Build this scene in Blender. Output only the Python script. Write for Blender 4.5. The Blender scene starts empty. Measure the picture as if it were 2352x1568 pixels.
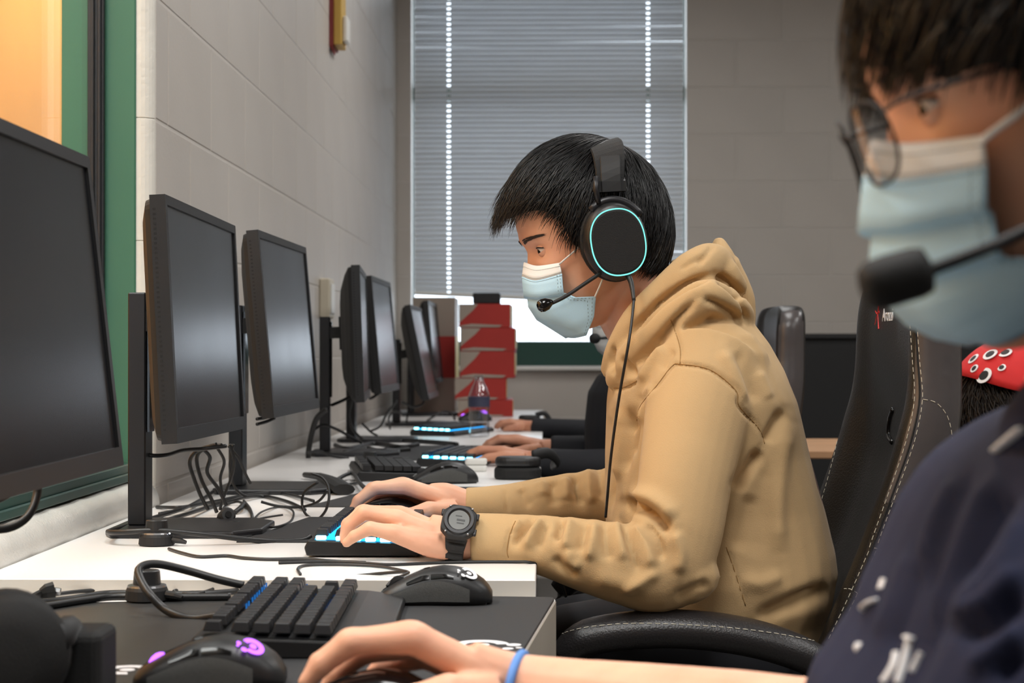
import bpy, bmesh, math, random
import numpy as np
from mathutils import Vector, Matrix
random.seed(7); np.random.seed(7)
S = bpy.context.scene
COL = S.collection
PI = math.pi

# ------------------------------------------------------------------ camera
FPX, CX, CY = 4250.0, 1176.0, 784.0          # focal length and centre in photograph pixels
VPX, VPY = 1255.0, 803.0                     # vanishing point of the wall direction (+Y)
CAMZ = 0.985
_f = Vector((-(VPX - CX) / FPX, 1.0, (VPY - CY) / FPX)).normalized()
_r = _f.cross(Vector((0, 0, 1))).normalized()
_u = _r.cross(_f)
cam_d = bpy.data.cameras.new('camera'); cam = bpy.data.objects.new('camera', cam_d); COL.objects.link(cam)
cam.matrix_world = Matrix(((_r.x, _u.x, -_f.x, 0), (_r.y, _u.y, -_f.y, 0), (_r.z, _u.z, -_f.z, CAMZ), (0, 0, 0, 1)))
cam_d.sensor_width = 36.0; cam_d.lens = FPX * 36.0 / 2352.0
cam_d.clip_start = 0.05; cam_d.clip_end = 100
cam_d.dof.use_dof = True; cam_d.dof.focus_distance = 2.40; cam_d.dof.aperture_fstop = 10.5
S.camera = cam

# ------------------------------------------------------------------ world, lights, exposure
W = bpy.data.worlds.new('world'); S.world = W; W.use_nodes = True
W.node_tree.nodes['Background'].inputs[0].default_value = (0.80, 0.87, 1.0, 1)   # overcast daylight outside
W.node_tree.nodes['Background'].inputs[1].default_value = 4.2
S.view_settings.view_transform = 'Standard'; S.view_settings.look = 'None'
S.view_settings.gamma = 1.0; S.view_settings.use_curve_mapping = False
S.view_settings.exposure = 0.0
CEIL_E = [19.0, 8.5, 13.0, 13.0, 9.0, 10.0]   # ceiling panel emission
CEIL_PANELS = [(0.05, 0.95), (0.40, 3.5), (2.30, 0.2), (2.30, 2.6), (0.40, 5.8), (2.30, 5.0)]

# ------------------------------------------------------------------ pixel -> world helpers
def ray(px, py):
    return _f * FPX + _r * (px - CX) - _u * (py - CY)
def P(px, py, d):                            # point at distance y = d along the wall direction
    v = ray(px, py); v = v * (d / v.y); return Vector((v.x, v.y, v.z + CAMZ))
def DZ(px, py, z):                           # point on the horizontal plane z
    v = ray(px, py); v = v * ((z - CAMZ) / v.z); return Vector((v.x, v.y, z))
def proj(V):                                 # (N,3) -> px, py, depth
    V = np.asarray(V, float) - np.array([0, 0, CAMZ])
    d = V @ np.array(_f)
    return CX + FPX * (V @ np.array(_r)) / d, CY - FPX * (V @ np.array(_u)) / d, V[:, 1]

# ------------------------------------------------------------------ materials
def lin(c):
    return tuple(((x / 12.92) if x <= 0.04045 else ((x + 0.055) / 1.055) ** 2.4) for x in c)
def rgb(r, g, b): return lin((r / 255, g / 255, b / 255))
def mat(name, col, rough=0.5, metal=0.0, spec=0.5, noise=0.0, nscale=8.0, bump=0.0, bscale=200.0, coat=0.0,
        sheen=0.0, sss=0.0, emit=None, estr=0.0, rvar=0.0, col2=None, detail=4.0):
    m = bpy.data.materials.new(name); m.use_nodes = True
    nt = m.node_tree; b = nt.nodes['Principled BSDF']
    b.inputs['Base Color'].default_value = (*col, 1); b.inputs['Roughness'].default_value = rough
    b.inputs['Metallic'].default_value = metal; b.inputs['Specular IOR Level'].default_value = spec
    b.inputs['Coat Weight'].default_value = coat; b.inputs['Sheen Weight'].default_value = sheen
    if sss:
        b.inputs['Subsurface Weight'].default_value = sss
        b.inputs['Subsurface Radius'].default_value = (1.0, 0.35, 0.2); b.inputs['Subsurface Scale'].default_value = 0.006
    if emit:
        b.inputs['Emission Color'].default_value = (*emit, 1); b.inputs['Emission Strength'].default_value = estr
    tc = nt.nodes.new('ShaderNodeTexCoord')
    if noise or rvar or col2:
        n = nt.nodes.new('ShaderNodeTexNoise'); n.inputs['Scale'].default_value = nscale; n.inputs['Detail'].default_value = detail
        nt.links.new(tc.outputs['Object'], n.inputs['Vector'])
        if noise or col2:
            mx = nt.nodes.new('ShaderNodeMix'); mx.data_type = 'RGBA'
            c2 = col2 if col2 else tuple(min(1, x * (1 + noise)) for x in col)
            c1 = col if col2 else tuple(x * (1 - noise) for x in col)
            mx.inputs['A'].default_value = (*c1, 1); mx.inputs['B'].default_value = (*c2, 1)
            mr = nt.nodes.new('ShaderNodeMapRange'); mr.inputs['From Min'].default_value = 0.3; mr.inputs['From Max'].default_value = 0.7
            nt.links.new(n.outputs['Fac'], mr.inputs['Value']); nt.links.new(mr.outputs['Result'], mx.inputs['Factor'])
            nt.links.new(mx.outputs['Result'], b.inputs['Base Color'])
        if rvar:
            mr2 = nt.nodes.new('ShaderNodeMapRange'); mr2.inputs['To Min'].default_value = max(0.02, rough - rvar); mr2.inputs['To Max'].default_value = min(1, rough + rvar)
            nt.links.new(n.outputs['Fac'], mr2.inputs['Value']); nt.links.new(mr2.outputs['Result'], b.inputs['Roughness'])
    if bump:
        n2 = nt.nodes.new('ShaderNodeTexNoise'); n2.inputs['Scale'].default_value = bscale; n2.inputs['Detail'].default_value = 3
        nt.links.new(tc.outputs['Object'], n2.inputs['Vector'])
        bp = nt.nodes.new('ShaderNodeBump'); bp.inputs['Strength'].default_value = bump; bp.inputs['Distance'].default_value = 0.002
        nt.links.new(n2.outputs['Fac'], bp.inputs['Height']); nt.links.new(bp.outputs['Normal'], b.inputs['Normal'])
    return m
def glass_mat(name, tint=(1, 1, 1), refl=0.08, rough=0.0):
    m = bpy.data.materials.new(name); m.use_nodes = True; nt = m.node_tree; nt.nodes.clear()
    o = nt.nodes.new('ShaderNodeOutputMaterial'); t = nt.nodes.new('ShaderNodeBsdfTransparent'); g = nt.nodes.new('ShaderNodeBsdfGlossy')
    t.inputs[0].default_value = (*tint, 1); g.inputs['Roughness'].default_value = rough
    lw = nt.nodes.new('ShaderNodeLayerWeight'); lw.inputs['Blend'].default_value = 0.25
    mr = nt.nodes.new('ShaderNodeMapRange'); mr.inputs['To Min'].default_value = refl * 0.5; mr.inputs['To Max'].default_value = min(1, refl * 6)
    mx = nt.nodes.new('ShaderNodeMixShader')
    nt.links.new(lw.outputs['Facing'], mr.inputs['Value']); nt.links.new(mr.outputs['Result'], mx.inputs[0])
    nt.links.new(t.outputs[0], mx.inputs[1]); nt.links.new(g.outputs[0], mx.inputs[2]); nt.links.new(mx.outputs[0], o.inputs[0])
    return m
def emis(name, col, s):
    m = bpy.data.materials.new(name); m.use_nodes = True; nt = m.node_tree; nt.nodes.clear()
    o = nt.nodes.new('ShaderNodeOutputMaterial'); e = nt.nodes.new('ShaderNodeEmission')
    e.inputs[0].default_value = (*col, 1); e.inputs[1].default_value = s; nt.links.new(e.outputs[0], o.inputs[0]); return m

M = {}
M['block'] = mat('painted_block', rgb(190, 183, 175), 0.42, noise=0.03, nscale=3, bump=0.25, bscale=140)
M['mortar'] = mat('mortar', rgb(196, 190, 183), 0.6, bump=0.2, bscale=160)
M['joint_white'] = mat('joint_paint', rgb(206, 204, 200), 0.5)
M['bullnose'] = mat('bullnose_paint', rgb(226, 222, 212), 0.35, noise=0.04, nscale=14, bump=0.5, bscale=90)
M['sill'] = mat('sill_paint', rgb(222, 219, 212), 0.34, noise=0.03, nscale=30, bump=0.45, bscale=240, rvar=0.1)
M['green'] = mat('green_metal', rgb(62, 112, 88), 0.36, noise=0.05, nscale=3)
M['green_dark'] = mat('dark_green_metal', rgb(34, 72, 64), 0.3, noise=0.05, nscale=3)
M['gasket'] = mat('black_gasket', rgb(34, 34, 37), 0.45)
M['orange'] = mat('orange_wall', rgb(250, 186, 100), 0.75, noise=0.05, nscale=2.5)
M['ceiling'] = mat('ceiling_tile', rgb(205, 203, 197), 0.8, bump=0.3, bscale=60)
M['floor'] = mat('floor_tile', rgb(92, 88, 84), 0.35, noise=0.12, nscale=5)
M['desk'] = mat('white_laminate', rgb(240, 238, 236), 0.32, noise=0.015, nscale=4)
M['desk_edge'] = mat('laminate_edge', rgb(214, 209, 200), 0.45, noise=0.02, nscale=10)
M['black'] = mat('black_plastic', rgb(27, 27, 28), 0.42, bump=0.05, bscale=600)
M['black_soft'] = mat('black_soft_plastic', rgb(22, 22, 23), 0.62)
M['black_gloss'] = mat('black_gloss', rgb(14, 14, 15), 0.12)
M['dark_metal'] = mat('dark_stand_metal', rgb(34, 34, 37), 0.38, metal=0.2)
M['screen'] = mat('screen_glass', rgb(20, 22, 26), 0.26, spec=0.32, rvar=0.03, nscale=5)
M['cable'] = mat('cable_rubber', rgb(24, 24, 25), 0.42)
M['cable_grey'] = mat('grey_cable_rubber', rgb(46, 45, 45), 0.45)
M['matcloth'] = mat('mat_cloth', rgb(40, 40, 42), 0.72, noise=0.10, nscale=300, bump=0.25, bscale=900)
M['white_print'] = mat('white_print', rgb(238, 238, 240), 0.6)
M['key'] = mat('keycap', rgb(33, 33, 35), 0.40, rvar=0.06, nscale=40)
M['led_cyan'] = emis('cyan_led', (0.02, 0.42, 1.0), 2.6)
M['led_cyan_hot'] = emis('cyan_led_hot', (0.22, 0.78, 1.0), 8.0)
M['led_dim'] = emis('blue_led_dim', (0.03, 0.25, 0.8), 0.55)
M['led_purple'] = emis('purple_led', (0.45, 0.12, 1.0), 3.2)
M['led_white'] = emis('white_led', (0.9, 0.92, 1.0), 7.0)
M['ring'] = emis('teal_ring', (0.22, 0.85, 0.74), 1.35)
M['glass'] = glass_mat('clear_glass', (0.97, 0.99, 0.98), 0.06)
M['slat'] = None
M['red'] = mat('red_card', rgb(158, 34, 24), 0.55, noise=0.08, nscale=6)
M['grey_card'] = mat('grey_card', rgb(150, 138, 126), 0.6, noise=0.06, nscale=8)
M['cream_card'] = mat('cream_card', rgb(205, 186, 130), 0.6)
M['wood'] = mat('tan_wood', rgb(186, 142, 104), 0.5, noise=0.1, nscale=12)
M['leather'] = mat('black_leather', rgb(22, 21, 21), 0.36, spec=0.5, bump=0.35, bscale=420)
M['leather_grey'] = mat('worn_leather', rgb(36, 34, 35), 0.34, bump=0.35, bscale=420)
M['mesh_black'] = mat('black_upholstery', rgb(14, 14, 14), 0.75, bump=0.3, bscale=700)
M['stitch'] = mat('pale_stitch', rgb(205, 198, 180), 0.7)
M['skin'] = mat('skin', rgb(232, 182, 152), 0.5, sss=0.08, spec=0.35, col2=rgb(224, 166, 138), nscale=26, bump=0.06, bscale=500)
M['skin2'] = mat('skin_two', rgb(232, 180, 150), 0.5, sss=0.08, spec=0.35, col2=rgb(224, 164, 136), nscale=24, bump=0.06, bscale=500)
M['skin3'] = mat('skin_three', rgb(198, 142, 112), 0.5, spec=0.35, col2=rgb(184, 124, 98), nscale=24)
M['skin5'] = mat('skin_five', rgb(120, 76, 54), 0.5, spec=0.35)
M['nail'] = mat('nail', rgb(238, 186, 170), 0.3)
M['hair'] = mat('black_hair', rgb(17, 15, 15), 0.38, spec=0.45, noise=0.35, nscale=120)
M['hair_brown'] = mat('dark_brown_hair', rgb(34, 25, 19), 0.45, spec=0.4, noise=0.4, nscale=90)
M['hoodie'] = mat('tan_fleece', rgb(194, 162, 118), 0.88, sheen=0.08, spec=0.2, noise=0.05, nscale=7, bump=0.22, bscale=700)
M['seam'] = mat('tan_seam', rgb(160, 124, 76), 0.9)
M['navy'] = mat('navy_fleece', rgb(34, 38, 60), 0.85, sheen=0.0, spec=0.2, noise=0.08, nscale=9, bump=0.2, bscale=600)
M['dark_cloth'] = mat('dark_cloth', rgb(19, 20, 26), 0.85, noise=0.1, nscale=9)
M['mask_blue'] = mat('mask_blue', rgb(180, 216, 236), 0.75, spec=0.2, bump=0.12, bscale=900)
M['mask_white'] = mat('mask_white', rgb(238, 240, 240), 0.75, spec=0.2, bump=0.12, bscale=900)
M['mask_stitch'] = mat('mask_stitch', rgb(128, 142, 146), 0.8)
M['eye_white'] = mat('eye_white', rgb(222, 210, 204), 0.25)
M['iris'] = mat('iris', rgb(26, 17, 13), 0.12)
M['brow'] = mat('brow_hair', rgb(52, 38, 32), 0.6)
M['lens'] = glass_mat('spectacle_lens', (0.95, 0.96, 0.97), 0.16)
M['lcd'] = mat('lcd_grey', rgb(92, 94, 92), 0.25)
M['grip'] = mat('rubber_grip', rgb(66, 66, 64), 0.7, noise=0.1, nscale=400, bump=0.2, bscale=1200)
M['lcd_dark'] = mat('lcd_segments', rgb(34, 36, 34), 0.4)
M['steel'] = mat('brushed_steel', rgb(150, 150, 152), 0.3, metal=0.9)
M['bracelet'] = mat('blue_band', rgb(92, 142, 214), 0.6)
M['yellow'] = mat('yellow_plastic', rgb(196, 158, 70), 0.5)
M['note'] = mat('yellow_note', rgb(214, 196, 96), 0.7)
M['alarm_red'] = mat('alarm_red', rgb(120, 26, 22), 0.45)
M['white_plastic'] = mat('white_plastic', rgb(222, 220, 214), 0.4)
M['beige_plastic'] = mat('beige_plastic', rgb(198, 188, 168), 0.45)
M['bottle'] = glass_mat('clear_bottle', (0.93, 0.95, 0.98), 0.22, 0.03)
M['label'] = mat('bottle_label', rgb(58, 60, 82), 0.5)

# ------------------------------------------------------------------ mesh helpers
def new_obj(name, me, m=None, parent=None, smooth=False, inv=True):
    o = bpy.data.objects.new(name, me); COL.objects.link(o)
    if m is not None:
        if isinstance(m, (list, tuple)):
            for k in m: me.materials.append(k)
        elif len(me.materials) == 0: me.materials.append(m)
    if smooth:
        me.polygons.foreach_set('use_smooth', [True] * len(me.polygons)); me.update()
    if parent is not None:
        o.parent = parent
        if inv: o.matrix_parent_inverse = PINV.get(parent.name, Matrix.Identity(4))
    return o
PINV = {}
def tag(o, label=None, cat=None, group=None, kind=None):
    if label: o['label'] = label
    if cat: o['category'] = cat
    if group: o['group'] = group
    if kind: o['kind'] = kind
    return o
def thing(name, label, cat, loc=(0, 0, 0), rz=0, group=None, kind=None):
    o = bpy.data.objects.new(name, None); COL.objects.link(o); o.empty_display_size = 0.05
    o.location = loc; o.rotation_euler = (0, 0, rz)
    PINV[o.name] = (Matrix.Translation(Vector(loc)) @ Matrix.Rotation(rz, 4, 'Z')).inverted()
    return tag(o, label, cat, group, kind)
def me_from(verts, faces, name='m'):
    me = bpy.data.meshes.new(name); me.from_pydata([tuple(v) for v in verts], [], faces); me.update(); return me
class MB:
    """collects shapes into one mesh"""
    def __init__(s): s.v = []; s.f = []; s.mi = []; s.cur = 0
    def add(s, vs, fs):
        k = len(s.v); s.v += [tuple(v) for v in vs]; s.f += [tuple(i + k for i in f) for f in fs]; s.mi += [s.cur] * len(fs); return s
    def box(s, a, b, T=None):
        x0, y0, z0 = a; x1, y1, z1 = b
        vs = [Vector(p) for p in ((x0, y0, z0), (x1, y0, z0), (x1, y1, z0), (x0, y1, z0), (x0, y0, z1), (x1, y0, z1), (x1, y1, z1), (x0, y1, z1))]
        if T is not None: vs = [T @ v for v in vs]
        return s.add(vs, [(0, 3, 2, 1), (4, 5, 6, 7), (0, 1, 5, 4), (1, 2, 6, 5), (2, 3, 7, 6), (3, 0, 4, 7)])
    def tube(s, pts, r, seg=8, caps=True, flat=None):
        vs, fs = tube_vf(pts, r, seg, caps, flat); return s.add(vs, fs)
    def prism(s, poly, z0, z1, T=None):          # poly: list of (x, y), counter-clockwise
        n = len(poly); vs = [Vector((x, y, z0)) for x, y in poly] + [Vector((x, y, z1)) for x, y in poly]
        if T is not None: vs = [T @ v for v in vs]
        fs = [tuple(range(n - 1, -1, -1)), tuple(range(n, 2 * n))] + [(i, (i + 1) % n, n + (i + 1) % n, n + i) for i in range(n)]
        return s.add(vs, fs)
    def lathe(s, prof, seg=24, T=None):          # prof: (r, z)
        vs = []; fs = []
        for r, z in prof:
            for k in range(seg):
                a = 2 * PI * k / seg; v = Vector((r * math.cos(a), r * math.sin(a), z)); vs.append(T @ v if T is not None else v)
        for i in range(len(prof) - 1):
            for k in range(seg):
                k2 = (k + 1) % seg; fs.append((i * seg + k, i * seg + k2, (i + 1) * seg + k2, (i + 1) * seg + k))
        fs.append(tuple(range(seg - 1, -1, -1))); n = len(prof) - 1; fs.append(tuple(n * seg + k for k in range(seg)))
        return s.add(vs, fs)
    def loft(s, rings, caps=True):               # rings: list of equal-length lists of points
        n = len(rings[0]); vs = [p for r in rings for p in r]; fs = []
        for i in range(len(rings) - 1):
            for k in range(n):
                k2 = (k + 1) % n; fs.append((i * n + k, i * n + k2, (i + 1) * n + k2, (i + 1) * n + k))
        if caps:
            fs.append(tuple(range(n - 1, -1, -1))); b = (len(rings) - 1) * n; fs.append(tuple(b + k for k in range(n)))
        return s.add(vs, fs)
    def mesh(s, bevel=0.0, segs=1, T=None):
        me = bpy.data.meshes.new('m'); me.from_pydata(s.v, [], s.f)
        bm = bmesh.new(); bm.from_mesh(me)
        if T is not None: bm.transform(T)
        bmesh.ops.recalc_face_normals(bm, faces=bm.faces)
        if bevel:
            es = [e for e in bm.edges if len(e.link_faces) == 2 and e.calc_face_angle(0) > 0.5]
            bmesh.ops.bevel(bm, geom=es, offset=bevel, segments=segs, affect='EDGES', profile=0.5, clamp_overlap=True)
        bm.to_mesh(me); bm.free()
        if s.mi and max(s.mi) > 0 and not bevel: me.polygons.foreach_set('material_index', s.mi)
        me.update(); return me
    def build(s, name, m, parent=None, bevel=0.0, segs=1, smooth=False, T=None, inv=True):
        return new_obj(name, s.mesh(bevel, segs, T), m, parent, smooth, inv)
def catmull(pts, n=6, closed=False):
    pts = [Vector(p) for p in pts]; out = []
    N = len(pts)
    for i in range(N - 1):
        p0 = pts[max(i - 1, 0)]; p1 = pts[i]; p2 = pts[i + 1]; p3 = pts[min(i + 2, N - 1)]
        for k in range(n):
            t = k / n
            out.append(0.5 * ((2 * p1) + (-p0 + p2) * t + (2 * p0 - 5 * p1 + 4 * p2 - p3) * t * t + (-p0 + 3 * p1 - 3 * p2 + p3) * t ** 3))
    out.append(pts[-1]); return out
def lerp_list(vals, n):                          # resample values to follow catmull(pts, n)
    out = []
    if isinstance(vals[0], tuple): return list(zip(*[lerp_list([v[j] for v in vals], n) for j in range(len(vals[0]))]))
    for i in range(len(vals) - 1):
        for k in range(n): out.append(vals[i] + (vals[i + 1] - vals[i]) * k / n)
    out.append(vals[-1]); return out
def frames(pts):
    ts = []
    for i in range(len(pts)):
        a = pts[max(i - 1, 0)]; b = pts[min(i + 1, len(pts) - 1)]; t = (b - a)
        ts.append(t.normalized() if t.length > 1e-9 else Vector((0, 0, 1)))
    up = Vector((0, 0, 1)) if abs(ts[0].z) < 0.9 else Vector((0, 1, 0))
    u = (up - ts[0] * up.dot(ts[0])).normalized(); fr = []
    for i, t in enumerate(ts):
        u = (u - t * u.dot(t)); u = u.normalized() if u.length > 1e-6 else Vector((1, 0, 0))
        fr.append((t, u, t.cross(u)))
    return fr
def tube_vf(pts, r, seg=8, caps=True, flat=None):
    pts = [Vector(p) for p in pts]; n = len(pts)
    rs = r if isinstance(r, (list, tuple)) else [r] * n
    vs = []; fs = []
    for (t, u, w), p, rr in zip(frames(pts), pts, rs):
        ra, rb = rr if isinstance(rr, (list, tuple)) else (rr, rr if flat is None else rr * flat)
        for k in range(seg):
            a = 2 * PI * k / seg; vs.append(p + u * (ra * math.sin(a)) + w * (rb * math.cos(a)))
    for i in range(n - 1):
        for k in range(seg):
            k2 = (k + 1) % seg; fs.append((i * seg + k, i * seg + k2, (i + 1) * seg + k2, (i + 1) * seg + k))
    if caps:
        fs.append(tuple(range(seg - 1, -1, -1))); fs.append(tuple((n - 1) * seg + k for k in range(seg)))
    return vs, fs
def rrect(x0, y0, x1, y1, r, n=4):               # rounded rectangle outline, counter-clockwise
    out = []
    for cx, cy, a0 in ((x1 - r, y0 + r, -PI / 2), (x1 - r, y1 - r, 0), (x0 + r, y1 - r, PI / 2), (x0 + r, y0 + r, PI)):
        for k in range(n + 1):
            a = a0 + PI / 2 * k / n; out.append((cx + r * math.cos(a), cy + r * math.sin(a)))
    return out
def copy_tree(o, parent=None):
    c = o.copy(); COL.objects.link(c); c.parent = parent
    for ch in list(o.children): copy_tree(ch, c)
    return c
def cable(name, label, pts, r=0.003, m='cable', n=7, seg=8, group=None):
    o = MB().tube(catmull(pts, n), r, seg).build(name, M[m], smooth=True)
    return tag(o, label, 'cable', group)
def text_mesh(txt, size, extr=0.0004):
    cu = bpy.data.curves.new('txt', 'FONT'); cu.body = txt; cu.size = size; cu.extrude = extr; cu.align_x = 'CENTER'; cu.align_y = 'CENTER'
    ob = bpy.data.objects.new('txt_tmp', cu); COL.objects.link(ob)
    dg = bpy.context.evaluated_depsgraph_get(); me = bpy.data.meshes.new_from_object(ob.evaluated_get(dg))
    bpy.data.objects.remove(ob); bpy.data.curves.remove(cu); return me
# ================================================================== ROOM
WX = -0.65; BY = 8.0; RX = 4.6; FY = -3.0; CZ = 2.75
OPY = 3.04                                       # near edge of the block wall = far edge of the green framed opening
MB().box((WX - 1.2, FY, -0.06), (RX, BY + 0.2, 0)).build('floor', M['floor']); tag(bpy.data.objects['floor'], kind='structure', label='dark speckled tile floor under the desks')
MB().box((WX - 1.2, FY, CZ), (RX, BY + 0.2, CZ + 0.06)).build('ceiling', M['ceiling']); tag(bpy.data.objects['ceiling'], kind='structure', label='pale tiled ceiling above the room')
def struct(name, mb, m, label, **k):
    return tag(mb.build(name, m, **k), label=label, kind='structure')
# left wall (slab just behind the block faces)
wl = struct('wall_left', MB().box((WX - 0.15, OPY + 0.02, 0), (WX - 0.0014, BY, CZ)).box((WX - 0.15, FY, 0), (WX - 0.0014, OPY + 0.02, 0.70))
            .box((WX - 0.15, FY, 2.25), (WX - 0.0014, OPY + 0.02, CZ)).box((WX - 0.15, FY, 0.70), (WX - 0.0014, 0.6, 2.25)),
            M['mortar'], 'grey painted concrete block wall beside the row of monitors')
BH, BL, JT = 0.2032, 0.4064, 0.0055
def block_mesh(w, h, t=0.012):
    return MB().box((-t, -w / 2, -h / 2), (0, w / 2, h / 2)).mesh(bevel=0.0012, segs=1)
bm_full = block_mesh(BL - JT, BH - JT); bm_cache = {}
def put_block(parent, m, x, y0, y1, z0, z1, axis='x'):
    w = y1 - y0 - JT; h = z1 - z0 - JT
    if w < 0.02: return
    if abs(w - (BL - JT)) < 1e-3 and abs(h - (BH - JT)) < 1e-3: me = bm_full
    else:
        key = (round(w, 3), round(h, 3)); me = bm_cache.setdefault(key, None) or block_mesh(w, h); bm_cache[key] = me
    if len(me.materials) == 0: me.materials.append(M[m])
    o = bpy.data.objects.new('block', me); COL.objects.link(o); o.parent = parent
    if axis == 'x': o.location = (x, (y0 + y1) / 2, (z0 + z1) / 2)
    else: o.location = ((y0 + y1) / 2, x, (z0 + z1) / 2); o.rotation_euler = (0, 0, -PI / 2)
Z0 = 1.368 - 4 * BH
for r in range(0, 11):
    z0 = Z0 + r * BH; z1 = z0 + BH
    if z1 < 0.74 or z0 > CZ - 0.03: continue
    off = 3.169 if r % 2 == 0 else 3.366
    edges = [OPY + 0.028] + [off + BL * k for k in range(-1, 14) if OPY + 0.08 < off + BL * k < BY - 0.02] + [BY]
    for a, b in zip(edges[:-1], edges[1:]): put_block(wl, 'block', WX, a, b, z0, min(z1, CZ))
# bullnose jamb: rounded block ends, one per course
def bull_poly(r=0.026, d=0.055, n=6):
    pts = [(WX - d, OPY), ]
    pts += [(WX - r + r * math.sin(PI / 2 * k / n), OPY + r - r * math.cos(PI / 2 * k / n)) for k in range(n + 1)]
    pts += [(WX, OPY + 0.026), (WX - d, OPY + 0.026)]
    return pts
for r in range(0, 11):
    z0 = Z0 + r * BH
    if z0 + BH < 0.74: continue
    o = MB().prism(bull_poly(), max(0.70, z0) + 0.0003, min(z0 + BH, CZ) - 0.0003).build('bullnose_block', M['bullnose'], wl, bevel=0.0012)
# sill along the opening
prof = [(WX - 0.07, 0.70), (WX + 0.012, 0.70)] + [(WX - 0.022 + 0.034 * math.cos(a), 0.735 + 0.034 * math.sin(a)) for a in [PI / 2 * k / 8 for k in range(9)]] + [(WX - 0.07, 0.772)]
rings = []
for k in range(60):
    y = 0.7 + (OPY - 0.7) * k / 59; j = 0.0006 * math.sin(k * 1.7) + 0.0004 * math.sin(k * 3.1)
    rings.append([(x + j * (0.5 + i % 3), y, z + j) for i, (x, z) in enumerate(prof)])
struct('trim_1', MB().loft(rings), M['sill'], 'lumpy white painted window sill beside the nearest monitor', smooth=True)
# green metal window frame in the opening
fr = thing('window_1', 'green metal framed interior window with orange light behind', None, (WX - 0.08, 2.2, 0.75), kind='structure')
MB().box((WX - 0.15, OPY - 0.004, 0.772), (WX - 0.027, OPY + 0.02, 2.25)).build('jamb', M['green'], fr, bevel=0.002)
MB().box((WX - 0.104, OPY - 0.016, 0.79), (WX - 0.077, OPY - 0.0045, 2.25)).box((WX - 0.097, OPY - 0.022, 0.79), (WX - 0.092, OPY - 0.014, 2.25)).box((WX - 0.086, OPY - 0.022, 0.79), (WX - 0.081, OPY - 0.014, 2.25)).build('gasket', M['gasket'], fr, bevel=0.001)
MB().box((WX - 0.15, 0.6, 0.772), (WX - 0.027, OPY - 0.005, 0.800)).box((WX - 0.027, 0.6, 0.772), (WX - 0.022, OPY - 0.03, 0.786)).build('bottom_rail', M['green_dark'], fr, bevel=0.002)
MB().box((WX - 0.15, 0.6, 2.2), (WX - 0.027, OPY - 0.005, 2.25)).build('head_rail', M['green'], fr, bevel=0.002)
MB().box((WX - 0.095, 0.6, 0.80), (WX - 0.090, OPY - 0.017, 2.2)).build('pane', M['glass'], fr)
# lit neighbouring room behind the pane
struct('wall_next_room', MB().box((-1.72, 0.0, 0), (-1.66, 7.5, CZ)), M['orange'], 'orange wall of the lit room behind the green window')
nl = bpy.data.lights.new('next_room_lamp', 'AREA'); nl.energy = 26; nl.size = 0.4; nl.size_y = 3.0; nl.shape = 'RECTANGLE'; nl.color = (1.0, 0.93, 0.82)
nlo = bpy.data.objects.new('next_room_lamp', nl); COL.objects.link(nlo); nlo.location = (-0.98, 5.4, 2.5); nlo.rotation_euler = (0, math.radians(62), 0); tag(nlo, 'wall-washing lamp of the room behind the green window', 'lamp')
nc = bpy.data.lights.new('next_room_face_fill', 'AREA'); nc.energy = 66; nc.size = 0.5; nc.size_y = 2.6; nc.shape = 'RECTANGLE'; nc.color = (1.0, 0.99, 0.985)  # added fill light reaching the faces through the pane, no lamp seen there
nco = bpy.data.objects.new('next_room_face_fill', nc); COL.objects.link(nco); nco.location = (-1.2, 1.6, 2.68); tag(nco, 'ceiling lamp of the room behind the green window', 'lamp')
# other walls
WB0, WB1, WZ0, WZ1 = -0.586, 0.606, 0.915, 2.62      # window opening in back wall
wb = struct('wall_back', MB().box((WX - 0.15, BY + 0.0014, 0), (WB0, BY + 0.2, CZ)).box((WB1, BY + 0.0014, 0), (RX, BY + 0.2, CZ))
            .box((WB0, BY + 0.0014, 0), (WB1, BY + 0.2, WZ0)).box((WB0, BY + 0.0014, WZ1), (WB1, BY + 0.2, CZ)), M['mortar'], 'grey concrete block wall with the blind-covered window')
ZB = 1.915 - 7 * BH
for r in range(0, 12):
    z0 = ZB + r * BH; z1 = z0 + BH
    if z0 > CZ - 0.02: continue
    off = 0.819 if r % 2 == 0 else 1.022
    for lo, hi in ((WX, WB0), (WB1, 3.1)):
        if z0 > 0.45 or hi < 1:
            es = [lo] + [off + BL * k for k in range(-5, 8) if lo + 0.03 < off + BL * k < hi - 0.03] + [hi]
            for a, b in zip(es[:-1], es[1:]): put_block(wb, 'block', BY, a, b, z0, min(z1, CZ), 'y')
    if 0.3 < z0 and z1 < WZ0 + 0.05:
        es = [WB0] + [off + BL * k for k in range(-5, 8) if WB0 + 0.03 < off + BL * k < WB1 - 0.03] + [WB1]
        for a, b in zip(es[:-1], es[1:]): put_block(wb, 'block', BY, a, b, z0, min(z1, WZ0), 'y')
struct('wall_right', MB().box((RX, FY, 0), (RX + 0.1, BY + 0.2, CZ)), M['block'], 'grey painted wall opposite the desks')
struct('wall_front', MB().box((WX - 0.15, FY - 0.1, 0), (RX, FY, CZ)), M['block'], 'grey painted wall behind the camera')
struct('wall_outer', MB().box((WX - 1.25, FY, 0), (WX - 1.19, BY + 0.2, CZ)), M['block'], 'far side wall of the neighbouring room')
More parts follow.
